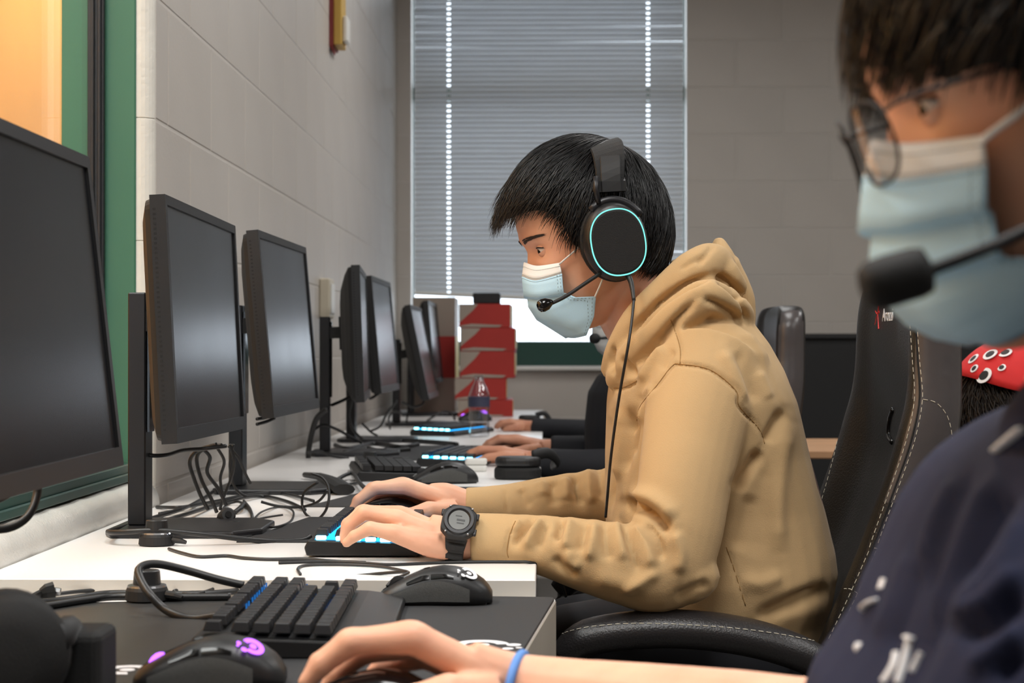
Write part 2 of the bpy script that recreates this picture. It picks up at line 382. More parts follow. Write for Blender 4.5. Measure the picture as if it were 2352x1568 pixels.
# back window: frame, pane, blind
w2 = thing('window_2', 'tall window in the back wall covered by a pale slatted blind', None, (0, BY + 0.1, WZ0), kind='structure')
MB().box((WB0, BY + 0.02, WZ0), (WB1, BY + 0.16, 1.022)).build('sill_rail', M['green_dark'], w2, bevel=0.003)
MB().box((WB0, BY + 0.10, 1.022), (WB0 + 0.006, BY + 0.16, WZ1)).box((WB1 - 0.006, BY + 0.10, 1.022), (WB1, BY + 0.16, WZ1)).box((WB0, BY + 0.10, WZ1 - 0.05), (WB1, BY + 0.16, WZ1)).build('window_frame', M['green_dark'], w2)
MB().box((WB0 + 0.006, BY + 0.10, 2.075), (WB1 - 0.006, BY + 0.15, 2.135)).build('mullion', M['green_dark'], w2)
MB().box((WB0 + 0.006, BY + 0.125, 1.022), (WB1 - 0.006, BY + 0.130, WZ1 - 0.05)).build('pane', M['glass'], w2)
struct('trim_2', MB().box((WB0 - 0.01, BY - 0.055, 0.897), (WB1 + 0.01, BY - 0.001, 0.915)), M['white_plastic'], 'thin white ledge under the back window', bevel=0.003)
def slat_mat():
    m = bpy.data.materials.new('blind_slat'); m.use_nodes = True; nt = m.node_tree; nt.nodes.clear()
    o = nt.nodes.new('ShaderNodeOutputMaterial'); d = nt.nodes.new('ShaderNodeBsdfDiffuse'); t = nt.nodes.new('ShaderNodeBsdfTranslucent'); x = nt.nodes.new('ShaderNodeMixShader')
    d.inputs[0].default_value = (*rgb(205, 203, 196), 1); t.inputs[0].default_value = (*rgb(210, 214, 222), 1); x.inputs[0].default_value = 0.32
    nt.links.new(d.outputs[0], x.inputs[1]); nt.links.new(t.outputs[0], x.inputs[2]); nt.links.new(x.outputs[0], o.inputs[0]); return m
M['slat'] = slat_mat()
bl = thing('window_blind', 'pale slatted blind lowered over the back window, bottom rail hanging crooked', 'blind', (0.01, BY + 0.03, 1.2))
BX0, BX1 = -0.574, 0.594; SP = 0.0222; HX = (-0.424, 0.441)
def slat_mesh():
    mb = MB(); xs = [BX0, HX[0] - 0.007, HX[0] + 0.007, HX[1] - 0.007, HX[1] + 0.007, BX1]
    prof = [(-0.0035, 0.0122), (-0.0022, 0.0045), (-0.0005, 0.0), (0.0012, -0.0045), (0.0075, -0.0122)]   # (y, z) closed slat, slight curve
    prof = [(-y, z) for y, z in prof]
    def strip(x0, x1, pr):
        vs = []; fs = []
        for y, z in pr: vs += [(x0, y, z), (x1, y, z), (x0, y + 0.0006, z), (x1, y + 0.0006, z)]
        for i in range(len(pr) - 1):
            a = i * 4; b = a + 4; fs += [(a, a + 1, b + 1, b), (a + 2, b + 2, b + 3, a + 3), (a, b, b + 2, a + 2), (a + 1, a + 3, b + 3, b + 1)]
        n = (len(pr) - 1) * 4; fs += [(0, 2, 3, 1), (n, n + 1, n + 3, n + 2)]
        mb.add(vs, fs)
    for i, (a, b) in enumerate(zip(xs[:-1], xs[1:])):
        if i % 2 == 0: strip(a, b, prof)
        else: strip(a, b, prof[:2]); strip(a, b, prof[3:])
    return mb.mesh()
sm = slat_mesh(); sm.materials.append(M['slat'])
NS = 59; zb = 1.205
for k in range(NS):
    o = bpy.data.objects.new('slat', sm); COL.objects.link(o); o.parent = bl; o.matrix_parent_inverse = PINV[bl.name]
    tilt = max(0.0, 1 - k / 9.0) * 0.042 + random.uniform(-0.0015, 0.0015)
    z = zb + 0.018 + k * SP
    o.location = (0, BY + 0.03, z + (0.0 if k > 9 else -0.012 * (1 - k / 9) * 0.5)); o.rotation_euler = (random.uniform(-0.05, 0.05), tilt, 0)
    if z > WZ1 - 0.05: break
Tr = Matrix.Translation((0.01, BY + 0.03, zb)) @ Matrix.Rotation(0.045, 4, 'Y')
MB().box((BX0 - 0.01, -0.011, -0.008), (BX1 - 0.01, 0.011, 0.008), Tr).build('bottom_rail', M['white_plastic'], bl, bevel=0.003)
MB().box((BX0, BY + 0.01, WZ1 - 0.06), (BX1, BY + 0.05, WZ1 - 0.02)).build('head_rail', M['white_plastic'], bl, bevel=0.003)
for hx in HX:
    MB().tube([(hx, BY + 0.024, zb), (hx, BY + 0.024, WZ1 - 0.05)], 0.0011, 6).build('ladder_cord', M['white_plastic'], bl)
# ceiling light panels
for i, (x, y) in enumerate(CEIL_PANELS):
    lab = ['lit ceiling panel above the camera, over the desks', 'lit ceiling panel above the boy in the tan hoodie', 'lit ceiling panel across the room beside the camera',
           'lit ceiling panel across the room from the tan hoodie', 'lit ceiling panel over the far desks', 'lit ceiling panel across the room nearest the back wall'][i]
    t = thing('ceiling_light', lab, 'ceiling light', (x, y, CZ), group='ceiling light panels')
    MB().box((x - 0.31, y - 0.61, CZ - 0.03), (x + 0.31, y - 0.59, CZ)).box((x - 0.31, y + 0.59, CZ - 0.03), (x + 0.31, y + 0.61, CZ)).box((x - 0.31, y - 0.59, CZ - 0.03), (x - 0.29, y + 0.59, CZ)).box((x + 0.29, y - 0.59, CZ - 0.03), (x + 0.31, y + 0.59, CZ)).build('frame', M['white_plastic'], t)
    MB().add([(x - 0.29, y - 0.59, CZ - 0.02), (x - 0.29, y + 0.59, CZ - 0.02), (x + 0.29, y + 0.59, CZ - 0.02), (x + 0.29, y - 0.59, CZ - 0.02)], [(0, 1, 2, 3)]).build('diffuser', emis('panel_light', (1.0, 0.985, 0.965), CEIL_E[i]), t)
# alarm strobe on the left wall
al = thing('alarm_strobe', 'red and yellow alarm strobe with clear lens high on the left wall', 'alarm', (WX, 5.6, 1.9))
MB().box((WX, 5.52, 1.895), (WX + 0.012, 5.66, 2.2)).add([(WX, 5.52, 1.895), (WX + 0.012, 5.52, 1.895), (WX + 0.012, 5.60, 1.895), (WX + 0.014, 5.55, 1.868), (WX, 5.60, 1.895)], [(0, 1, 3), (1, 2, 3), (2, 4, 3), (4, 0, 3)]).build('backplate', M['alarm_red'], al)
MB().box((WX + 0.012, 5.53, 1.90), (WX + 0.036, 5.65, 2.2)).build('body', M['yellow'], al, bevel=0.002)
MB().box((WX + 0.036, 5.55, 1.912), (WX + 0.052, 5.63, 1.99)).build('lens', M['white_plastic'], al, bevel=0.006, segs=3)
# outlet box
ob = thing('outlet_box', 'beige surface-mounted outlet box on the wall above the cables', 'outlet', (WX, 5.35, 1.08))
MB().box((WX, 5.28, 1.075), (WX + 0.03, 5.40, 1.19)).build('box', M['beige_plastic'], ob, bevel=0.004)
MB().box((WX + 0.03, 5.30, 1.09), (WX + 0.034, 5.38, 1.175)).build('cover_plate', M['white_plastic'], ob, bevel=0.001)
# ================================================================== DESKS, MONITORS, DESK THINGS
DZT = 0.73; NZ = 0.71                            # tops of the white desks / of the nearest desk
DX1 = -0.012
desk_labels = ['white desk the boy in the tan hoodie works at', 'white desk beyond the tan hoodie with the headset lying on it', 'white desk with the water bottle and lit keyboard', 'farthest white desk carrying the red boxes']
for i, (y0, y1) in enumerate(((2.05, 3.50), (3.505, 4.95), (4.955, 6.40), (6.405, 7.85))):
    t = thing('desk', desk_labels[i], 'desk', (-0.32, (y0 + y1) / 2, 0), group='white desks along the wall')
    MB().box((WX + 0.014, y0, DZT - 0.03), (DX1, y1, DZT)).build('desktop', M['desk'], t, bevel=0.0012)
    MB().box((WX + 0.0145, y0 - 0.0012, DZT - 0.0294), (DX1 - 0.0004, y0, DZT - 0.0006)).build('edge_band', M['desk_edge'], t)
    for x, y in ((WX + 0.05, y0 + 0.05), (DX1 - 0.05, y0 + 0.05), (WX + 0.05, y1 - 0.05), (DX1 - 0.05, y1 - 0.05)):
        MB().box((x - 0.02, y - 0.02, 0), (x + 0.02, y + 0.02, DZT - 0.03)).build('leg', M['dark_metal'], t, bevel=0.003)
NROT = -math.radians(4.9)                        # the mat on the nearest desk lies askew
NC = Vector((0.0105, 2.038, NZ))
def NBT(): return Matrix.Translation(NC) @ Matrix.Rotation(NROT, 4, 'Z') @ Matrix.Translation((0, 0, -NZ))
t = thing('desk', 'nearest desk, slightly lower, with the black mats and purple-lit mouse', 'desk', (-0.27, 1.5, 0), group='white desks along the wall')
sk = math.tan(-NROT); xr = lambda y, o=0.0: 0.010 - (2.043 - y) * sk + o        # its free edge runs slightly askew
MB().prism([(WX + 0.014, 0.75), (xr(0.75), 0.75), (xr(2.043), 2.043), (WX + 0.014, 2.043)], NZ - 0.03, NZ).build('desktop', M['desk'], t, bevel=0.0012)
M['desk_side_shaded'] = mat('desk_side_shaded', rgb(176, 168, 156), 0.5, noise=0.03, nscale=12)  # white laminate greyed, shade of the side panel put into its colour
MB().prism([(WX + 0.03, 0.77), (xr(0.77, 0.0008), 0.77), (xr(2.042, 0.0008), 2.042), (WX + 0.03, 2.03)], NZ - 0.14, NZ - 0.002).build('apron', M['desk_side_shaded'], t, bevel=0.0008)
for x, y in ((-0.59, 0.83), (-0.15, 0.83), (-0.59, 1.96), (-0.05, 1.96)):
    MB().box((x - 0.02, y - 0.02, 0), (x + 0.02, y + 0.02, NZ - 0.14)).build('leg', M['dark_metal'], t, bevel=0.003)
def mouse_mat(label, T, outline, z0, z1, group=None, m='matcloth'):
    o = MB().prism(outline, z0, z1).build('mouse_mat', M[m], bevel=0.0006, T=T); return tag(o, label, 'mat', group)
M['mat_sheen'] = mat('mat_sheen', rgb(52, 52, 52), 0.36, spec=0.6, noise=0.1, nscale=40, bump=0.2, bscale=700)
MT = 0.0035
MATN = mouse_mat('black cloth mat on the nearest desk with white ring emblem near its right corner', NBT(), rrect(-0.298, -0.95, -0.001, -0.003, 0.010), NZ, NZ + MT, 'mouse mats')
MATL = mouse_mat('shiny black mat at the left of the nearest desk, under the nearest monitor', None, [(-0.605, 1.2), (-0.362, 1.2), (-0.2945, 1.99), (-0.31, 2.022), (-0.59, 1.962), (-0.605, 1.945)], NZ, NZ + MT, 'mouse mats', 'mat_sheen')
# ring emblem printed on the mats and mice
def emblem(r, mb, T, th=0.0003):
    n = 28
    def ringpoly(r0, r1, a0, a1, cx=0, cy=0):
        vs = []; fs = []
        for k in range(n + 1):
            a = a0 + (a1 - a0) * k / n
            for rr in (r0, r1):
                for z in (0, th): vs.append(T @ Vector((cx + rr * math.cos(a), cy + rr * math.sin(a), z)))
        for k in range(n):
            b = k * 4; c = b + 4; fs += [(b + 1, b + 3, c + 3, c + 1), (b, b + 1, c + 1, c), (b + 2, c + 2, c + 3, b + 3), (b, c, c + 2, b + 2)]
        mb.add(vs, fs)
    ringpoly(r * 0.55, r, -2.5, 2.35)
    ringpoly(0.0, r * 0.30, 0, 2 * PI)
    for (x, y, q) in ((-1.28, 0.25, 0.20), (-1.02, -0.55, 0.26), (-1.50, -0.12, 0.12)): ringpoly(0, r * q, 0, 2 * PI, x * r, y * r)
    return mb
p1 = DZ(1105, 1480, NZ + MT + 0.0002)
me_ = emblem(0.026, MB(), Matrix.Translation(p1) @ Matrix.Rotation(2.6, 4, 'Z')).build('printed_emblem', M['white_print'], MATN)
p2 = DZ(292, 1538, NZ + MT + 0.0002)
emblem(0.022, MB(), Matrix.Translation(p2) @ Matrix.Rotation(2.6, 4, 'Z')).build('printed_emblem', M['white_print'], MATL)
# ------------------------------------------------------------------ monitors
def make_monitor():
    t = thing('monitor', 'x', 'monitor', group='monitors along the wall')
    Wd, Ht = 0.545, 0.315; zc = 0.293; k = Matrix.Translation((0, 0, zc))
    # frame local: screen plane faces +x, y along width
    mb = MB(); bz = 0.0125; bb = 0.019
    for a, b in (((-0.016, -Wd / 2, -Ht / 2), (0.004, -Wd / 2 + bz, Ht / 2)), ((-0.016, Wd / 2 - bz, -Ht / 2), (0.004, Wd / 2, Ht / 2)),
                 ((-0.016, -Wd / 2 + bz, Ht / 2 - bz), (0.004, Wd / 2 - bz, Ht / 2)), ((-0.016, -Wd / 2 + bz, -Ht / 2), (0.004, Wd / 2 - bz, -Ht / 2 + bb))): mb.box(a, b)
    mb.build('bezel', M['black'], t, T=k, inv=False)
    MB().box((-0.012, -Wd / 2 + bz, -Ht / 2 + bb), (0.0012, Wd / 2 - bz, Ht / 2 - bz)).build('screen', M['screen'], t, T=k, inv=False)
    rings = []
    for x, s in ((-0.016, 0.985), (-0.024, 0.97), (-0.034, 0.86), (-0.046, 0.66), (-0.050, 0.5)):
        rings.append([(x, yy, zz) for yy, zz in rrect(-Wd / 2 * s, -Ht / 2 * s, Wd / 2 * s, Ht / 2 * s, 0.014)])
    MB().loft(rings).build('back_shell', M['black_soft'], t, T=k, inv=False)
    mb = MB()
    for sgn in (-1,):
        for j in range(46):
            z = -Ht / 2 + 0.018 + j * (Ht - 0.036) / 45; y = sgn * Wd / 2
            mb.box((-0.0125, y - 0.0004, z - 0.0013), (-0.0090, y + 0.0004, z + 0.0013))
    tag(mb.build('side_vents', M['mesh_black'], t, T=k, inv=False), kind='stuff')
    MB().box((-0.082, -0.022, -0.012), (-0.05, 0.022, 0.016)).box((-0.058, -0.04, -0.04), (-0.049, 0.04, 0.04)).build('bracket', M['black_soft'], t, T=k @ Matrix.Translation((0, 0, 0.005)), inv=False)
    return t
MON = make_monitor()
def monitor_stand(t, post_top=0.335, fr=0.088):
    MB().box((-0.106, -0.024, 0.010), (-0.081, 0.024, post_top)).build('post', M['dark_metal'], t, bevel=0.002, inv=False)
    MB().box((-0.081, -0.017, 0.14), (-0.077, 0.017, post_top - 0.012)).build('post_rail', M['black_gloss'], t, inv=False)
    MB().prism([(-0.125, -0.075), (-0.112, -0.105), (fr - 0.033, -0.105), (fr, -0.06), (fr, 0.06), (fr - 0.033, 0.105), (-0.112, 0.105), (-0.125, 0.075)], 0.0, 0.010).build('base', M['dark_metal'], t, bevel=0.003, segs=2, inv=False)
mons = [  # x, y, base z, dz of the panel centre above camera, tilt deg, roll deg, yaw deg, label
    (-0.448, 1.60, NZ + MT, 0.039, 6.5, 0.0, 0.6, 'nearest dark monitor, cut off by the left edge of the photo'),
    (-0.478, 2.595, DZT, 0.037, 3.0, -0.4, 0.3, 'second monitor from the camera, on the desk of the tan hoodie'),
    (-0.466, 3.345, DZT, 0.043, 5.0, 0.0, -1.0, 'third monitor from the camera, leaning back, bright reflection on its screen'),
    (-0.445, 4.50, DZT, 0.037, 2.0, 0.0, 4.0, 'fourth monitor from the camera, turned almost edge-on with thick side showing'),
    (-0.452, 5.17, DZT, 0.040, 5.0, 0.0, -0.5, 'fifth monitor from the camera, screen showing pale reflection'),
    (-0.415, 6.27, DZT, -0.008, 11.5, 0.0, 0.0, 'sixth monitor from the camera, leaning back the most'),
    (-0.434, 7.20, DZT, 0.028, 5.0, 0.0, 0.0, 'farthest monitor, beside the grey and red boxes')]
src_children = list(MON.children)
for i, (x, y, bz, dz, tilt, roll, yaw, lab) in enumerate(mons):
    t = MON if i == 0 else copy_tree(MON)
    t.location = (x, y, bz); t.rotation_euler = (0, 0, math.radians(yaw)); t['label'] = lab
    zc = CAMZ + dz - bz
    R = Matrix.Translation((0, 0, zc)) @ Matrix.Rotation(-math.radians(tilt), 4, 'Y') @ Matrix.Rotation(math.radians(roll), 4, 'X') @ Matrix.Translation((0, 0, -0.293))
    for ch in t.children: ch.matrix_local = R
MONS = [o for o in COL.objects if o.get('category') == 'monitor']
for t, mm in zip(MONS, mons): monitor_stand(t, 0.335 if mm[3] > 0 else 0.29, 0.045 if mm[1] < 2 else 0.088)
# ------------------------------------------------------------------ keyboards
KEYW = 0.0182
ROWS = [[(0, 1), (2, 1), (3, 1), (4, 1), (5, 1), (6.5, 1), (7.5, 1), (8.5, 1), (9.5, 1), (11, 1), (12, 1), (13, 1), (14, 1), (15.25, 1), (16.25, 1), (17.25, 1)],
        [(i, 1) for i in range(13)] + [(13, 2), (15.25, 1), (16.25, 1), (17.25, 1)],
        [(0, 1.5)] + [(1.5 + i, 1) for i in range(12)] + [(13.5, 1.5), (15.25, 1), (16.25, 1), (17.25, 1)],
        [(0, 1.75)] + [(1.75 + i, 1) for i in range(11)] + [(12.75, 2.25)],
        [(0, 2.25)] + [(2.25 + i, 1) for i in range(10)] + [(12.25, 2.75), (16.25, 1)],
        [(0, 1.25), (1.25, 1.25), (2.5, 1.25), (3.75, 6.25), (10, 1.25), (11.25, 1.25), (12.5, 1.25), (13.75, 1.25), (15.25, 1), (16.25, 1), (17.25, 1)]]
def key_mesh(w, u=KEYW):
    g = 0.0009; x0, x1 = g, w * u - g; y0, y1 = g, u - g; h = 0.0088; t = 0.0022
    mb = MB(); mb.loft([[(x0, y0, 0), (x1, y0, 0), (x1, y1, 0), (x0, y1, 0)], [(x0 + t, y0 + t * 0.8, h), (x1 - t, y0 + t * 0.8, h), (x1 - t, y1 - t * 1.1, h), (x0 + t, y1 - t * 1.1, h)]])
    return mb.mesh(bevel=0.0007)
KM = {}
def key_me(w):
    if w not in KM: KM[w] = key_mesh(w); KM[w].materials.append(M['key'])
    return KM[w]
def keyboard(label, loc, rz, led, keys=True, wide=0.0, hot=None, dim=False):
    """local x runs to the user's right, local y away from the user"""
    t = thing('keyboard', label, 'keyboard', loc, rz, group='gaming keyboards')
    L = 18.25 * KEYW + 0.012; Dp = 6.35 * KEYW + 0.016
    prof = [(-0.006 - wide, 0.0), (Dp, 0.0), (Dp + 0.003, 0.010), (Dp - 0.002, 0.0195), (-0.002, 0.0145), (-0.010 - wide, 0.0095), (-0.012 - wide, 0.003)]
    def L2(pts): return pts
    mb = MB(); mb.loft([[(-0.008 + 0.0 * k, y, z) for y, z in prof] if k == 0 else [(L, y, z) for y, z in prof] for k in (0, 1)])
    mb.build('case', M['black'], t, bevel=0.0018, segs=2, inv=False)
    def zt(y): return 0.0150 + 0.0045 * y / Dp
    mb = MB(); y0_ = 0.0085; y1_ = Dp - 0.009; mb.add([(-0.001, y0_, zt(y0_) + 0.0006), (18.2 * KEYW, y0_, zt(y0_) + 0.0006), (18.2 * KEYW, y1_, zt(y1_) + 0.0006), (-0.001, y1_, zt(y1_) + 0.0006)], [(0, 1, 2, 3)])
    mb.build('backlight_plate', M[led], t, inv=False)
    alljoin = MB()
    for r, row in enumerate(ROWS):
        y = Dp - 0.008 - (r + 1) * KEYW - (0.35 * KEYW if r > 0 else 0)
        for (x, w) in row:
            if keys:
                o = bpy.data.objects.new('key', key_me(w)); COL.objects.link(o); o.parent = t; o.location = (x * KEYW, y, zt(y) + 0.0042); o.rotation_euler = (0.03, 0, 0)
            else:
                alljoin.box((x * KEYW + 0.001, y + 0.001, zt(y) + 0.003), ((x + w) * KEYW - 0.001, y + KEYW - 0.001, zt(y) + 0.0125))
        if dim:
            for (x, w) in row:
                if x > 8 and r < 5: MB().box(((x + w * 0.5) * KEYW - 0.003, y - 0.0006, zt(y) + 0.002), ((x + w * 0.5) * KEYW + 0.003, y + 0.0004, zt(y) + 0.0065)).build('led', M['led_dim'], t, inv=False)
        if hot:
            # row-end diodes glowing at the open side of the plate
            mbh = MB(); mbh.box((-0.0056, y + 0.0022, zt(y) + 0.0008), (-0.0012, y + KEYW - 0.003, zt(y) + 0.0060)); mbh.build('led', M[hot], t, bevel=0.001, inv=False)
    if not keys: tag(alljoin.build('keys', M['key'], t, inv=False), kind='stuff')
    return t
keyboard('cyan backlit keyboard under the left hand of the boy in the tan hoodie', (-0.163, 2.275, DZT), PI / 2, 'led_cyan', hot='led_cyan_hot')
keyboard('dim blue lit keyboard with wide palm lip on the nearest desk', (-0.181, 1.632, NZ + MT), PI / 2 + 0.03, 'black', wide=0.030, dim=True)
keyboard('unlit keyboard behind the right hand of the tan hoodie', (-0.235, 3.60, DZT), PI / 2 + 0.15, 'black', keys=False)
keyboard('cyan backlit keyboard under the far navy-sleeved hands', (-0.150, 4.02, DZT), PI / 2 - 0.12, 'led_cyan', keys=False, hot='led_cyan_hot')
keyboard('cyan backlit keyboard left of the water bottle', (-0.275, 5.45, DZT), PI / 2 - 0.30, 'led_cyan', keys=False, hot='led_cyan_hot')

# ------------------------------------------------------------------ mice  (front points to local -x)
def mouse(label, loc, rz, s=1.0, logo=None, led=None, gloss=False):
    t = thing('mouse', label, 'mouse', loc, rz, group='computer mice')
    L, Wd, H = 0.120 * s, 0.064 * s, 0.040 * s
    n = 22
    def ring(u, sh=1.0, zoff=0.0):
        hz = H * (0.30 + 0.70 * math.sin(PI * min(1, (u * 0.86 + 0.06))) ** 0.85) if u < 0.995 else H * 0.3
        hz = H * np.interp(u, [0, 0.06, 0.2, 0.4, 0.58, 0.75, 0.9, 0.97, 1], [0.28, 0.42, 0.66, 0.92, 1.0, 0.92, 0.68, 0.46, 0.3])
        w = Wd / 2 * np.interp(u, [0, 0.05, 0.2, 0.45, 0.7, 0.9, 0.97, 1], [0.72, 0.86, 0.95, 0.88, 1.0, 0.88, 0.68, 0.5]) * sh
        x = (u - 0.5) * L; out = []
        for k in range(n + 1):
            a = PI * k / n; e = 0.62
            out.append((x, -w * (abs(math.cos(a)) ** e) * (1 if math.cos(a) > 0 else -1), 0.002 + zoff + (hz - 0.002) * math.sin(a) ** e))
        return out
    us = [0, 0.03, 0.08, 0.16, 0.26, 0.36, 0.46, 0.56, 0.66, 0.76, 0.85, 0.92, 0.965, 0.99, 1.0]
    MB().loft([ring(u) for u in us]).build('shell', M['black_gloss' if gloss else 'black'], t, smooth=True, inv=False)
    MB().prism([(-L / 2 + 0.004, -Wd / 2 + 0.006), (L / 2 - 0.006, -Wd / 2 + 0.008), (L / 2 - 0.006, Wd / 2 - 0.008), (-L / 2 + 0.004, Wd / 2 - 0.006)], 0, 0.003).build('base_plate', M['black_soft'], t, inv=False)
    def onshell(u, k, off):                       # point on the shell at ring fraction k (0 = near side .. 1 = far side)
        r = ring(u); f = k * n; i = min(int(f), n - 1); a = Vector(r[i]); b = Vector(r[i + 1]); p = a.lerp(b, f - i)
        d = 0.004; pu = Vector(ring(min(u + 0.02, 1))[i]) - Vector(ring(max(u - 0.02, 0))[i]); nn = (b - a).cross(pu)
        nn = nn.normalized() if nn.length > 1e-9 else Vector((0, 0, 1))
        if nn.z < 0 and k > 0.1 and k < 0.9: nn = -nn
        if k <= 0.2 and nn.y > 0: nn = -nn
        return p + nn * off, nn
    def patch(name, u0, u1, k0, k1, off, m, nu=8, nk=4, taper=None):
        vs = []; fs = []
        for i in range(nu + 1):
            for j in range(nk + 1):
                u = u0 + (u1 - u0) * i / nu; ka = k0; kb = k1
                if taper: kb = k0 + (k1 - k0) * taper(i / nu)
                vs.append(onshell(u, ka + (kb - ka) * j / nk, off)[0])
        for i in range(nu):
            for j in range(nk):
                a = i * (nk + 1) + j; fs.append((a, a + 1, a + nk + 2, a + nk + 1))
        return MB().add(vs, fs).build(name, M[m], t, smooth=True, inv=False)
    for k0, k1 in ((0.01, 0.17), (0.99, 0.83)):
        patch('side_grip', 0.10, 0.80, k0, k1, 0.0006, 'grip', taper=lambda q: 0.55 + 0.45 * math.sin(PI * q))
    patch('thumb_button', 0.24, 0.44, 0.20, 0.275, 0.0012, 'black_gloss', taper=lambda q: 0.35 + 0.65 * math.sin(PI * (0.15 + 0.6 * q)))
    patch('thumb_button', 0.455, 0.66, 0.20, 0.275, 0.0012, 'black_gloss', taper=lambda q: 0.30 + 0.65 * math.cos(PI * 0.45 * q))
    # centre split line and wheel
    MB().tube([onshell(u, 0.5, 0.0002)[0] for u in np.linspace(0.02, 0.44, 9)], 0.0006, 5).build('split_line', M['black_gloss'], t, inv=False)
    p, _ = onshell(0.16, 0.5, 0.0)
    T = Matrix.Translation(p + Vector((0, 0, -0.0078 if led else -0.005))) @ Matrix.Rotation(PI / 2, 4, 'X')
    MB().lathe([(0.006, -0.004), (0.010, -0.003), (0.010, 0.003), (0.006, 0.004)], 18, T).build('wheel', M['led_purple'] if led else M['black_soft'], t, inv=False)
    if logo:
        p, nn = onshell(0.79, 0.36, 0.0009); nn = Vector(nn); x = Vector((1, 0, 0)); x = (x - nn * x.dot(nn)).normalized()
        y = nn.cross(x); T = Matrix(((x.x, y.x, nn.x, p.x), (x.y, y.y, nn.y, p.y), (x.z, y.z, nn.z, p.z), (0, 0, 0, 1)))
        emblem(0.0095 * s, MB(), T @ Matrix.Rotation(0.4, 4, 'Z'), 0.0005).build('emblem', M[logo], t, inv=False)
    return t
mouse('black mouse with pale ring emblem on the mat of the nearest desk', (-0.118, 1.990, NZ + MT), 0.02, logo='white_print')
mouse('black mouse with purple lit wheel and emblem at the bottom left', (-0.272, 1.500, NZ + MT), 0.06, logo='led_purple', led=True)
mouse('glossy black mouse held by the hand with the blue wristband', P(845, 1585, 1.345) * 1.0 - Vector((0, 0, P(845, 1585, 1.345).z - NZ - MT)), 0.05, s=0.98, gloss=True)
mouse('black mouse under the right hand of the boy in the tan hoodie', (DZ(885, 1208, DZT).x, 2.672, DZT + 0.002), 0.02)
mouse('black mouse lying beyond the wrists of the tan hoodie', (-0.195, 3.54, DZT), 0.25, s=1.05)
mouse('tiny purple-lit mouse beside the water bottle', (-0.255, 6.62, DZT), 0.0, led=True, logo='led_purple')

# ------------------------------------------------------------------ thin mats on the white desk
mat_lbl = ['black mouse mat beside the keyboard of the tan hoodie', 'black mouse mat on the desk beyond the tan hoodie']
mouse_mat(mat_lbl[0], None, [(-0.41, 2.44), (-0.03, 2.44), (-0.03, 2.80), (-0.36, 2.80)], DZT, DZT + 0.002, 'mouse mats')
for o in [o for o in COL.objects if o.name == 'keyboard']: o.location.z = DZT + 0.0021
mouse_mat(mat_lbl[1], None, [(-0.39, 2.99), (-0.04, 2.99), (-0.04, 3.42), (-0.30, 3.42)], DZT, DZT + 0.002, 'mouse mats')
mouse_mat('black mouse mat under the far cyan keyboards', None, [(-0.42, 4.25), (-0.03, 4.25), (-0.03, 4.90), (-0.42, 4.90)], DZT, DZT + 0.002, 'mouse mats')

# ------------------------------------------------------------------ USB dials
def dial(label, loc, led=True):
    t = thing('volume_dial', label, 'volume dial', loc, group='desk volume dials')
    MB().lathe([(0.021, 0), (0.0235, 0.002), (0.0225, 0.012), (0.021, 0.0155)], 28, Matrix.Translation(loc)).build('base', M['black_soft'], t, smooth=False)
    MB().lathe([(0.0212, 0.0155), (0.0205, 0.0175), (0.0150, 0.018)], 28, Matrix.Translation(loc)).build('trim_ring', M['steel'], t)
    MB().lathe([(0.0145, 0.0175), (0.0150, 0.019), (0.0138, 0.0325), (0.0125, 0.0335)], 28, Matrix.Translation(loc)).build('knob', M['black'], t)
    if led:
        q = Vector(loc) + Vector((0.0195, -0.012, 0.0175)); MB().lathe([(0.0006, -0.0015), (0.0018, 0), (0.0006, 0.0015)], 10, Matrix.Translation(q)).build('status_led', M['led_white'], t)
    q = Vector(loc) + Vector((0.0225, -0.006, 0.008))
    MB().tube([q, q + Vector((0.010, -0.003, -0.001)), q + Vector((0.018, -0.005, -0.003))], [0.0045, 0.0038, 0.0025], 8).build('strain_relief', M['cable'], t)
    return t
dA = DZ(360, 1252, DZT); dA.y -= 0.0; dial('black volume dial beside the stand of the second monitor', (dA.x, dA.y, DZT))
dB = Vector((-0.432, 1.995, NZ + MT)); dial('black volume dial by the looped cable on the nearest desk', tuple(dB), led=False)
dC = DZ(850, 1072, DZT); dial('black volume dial with a white light behind the yellow note', (dC.x, dC.y, DZT))

# ------------------------------------------------------------------ cables (each traced over the desk)
def onz(pts, z): return [DZ(x, y, z + (dz[0] if dz else 0)) for x, y, *dz in pts]
r3, r4, r2 = 0.0030, 0.0042, 0.0020
dk = DZT + 0.003
cable('dial_cable', 'thin grey cable from the dial across the white desk', onz([(388, 1260), (420, 1270), (460, 1278), (520, 1276), (560, 1281), (620, 1284), (700, 1283, 0.0), (760, 1288), (840, 1292)], DZT + 0.0022), 0.0021, 'cable_grey')
cable('keyboard_cable', 'thick black cable lying across the stand base to the lit keyboard', [P(420, 1168, 2.86), P(330, 1196, 2.70), P(262, 1216, 2.50), P(250, 1222, 2.43), P(275, 1222, 2.40), P(360, 1218, 2.395), P(460, 1226, 2.40), P(560, 1238, 2.42), P(620, 1243, 2.44), P(690, 1241, 2.46), P(712, 1232, 2.48)], 0.0036)
cable('mouse_cable', 'thin black cable along the near edge of the white desk', onz([(640, 1292), (700, 1290), (760, 1289), (840, 1293), (900, 1296), (1000, 1292), (1100, 1290), (1180, 1290), (1216, 1291)], DZT + 0.002) + [P(1250, 1302, 2.22), P(1285, 1330, 2.23), P(1300, 1370, 2.24)], 0.0019)
cable('mouse_cable', 'thin cable looping behind the emblem mouse', onz([(690, 1318, 0.0), (684, 1306, 0.0), (700, 1298), (760, 1296), (840, 1298), (890, 1303), (935, 1312)], DZT + 0.002), 0.0017, 'cable_grey')
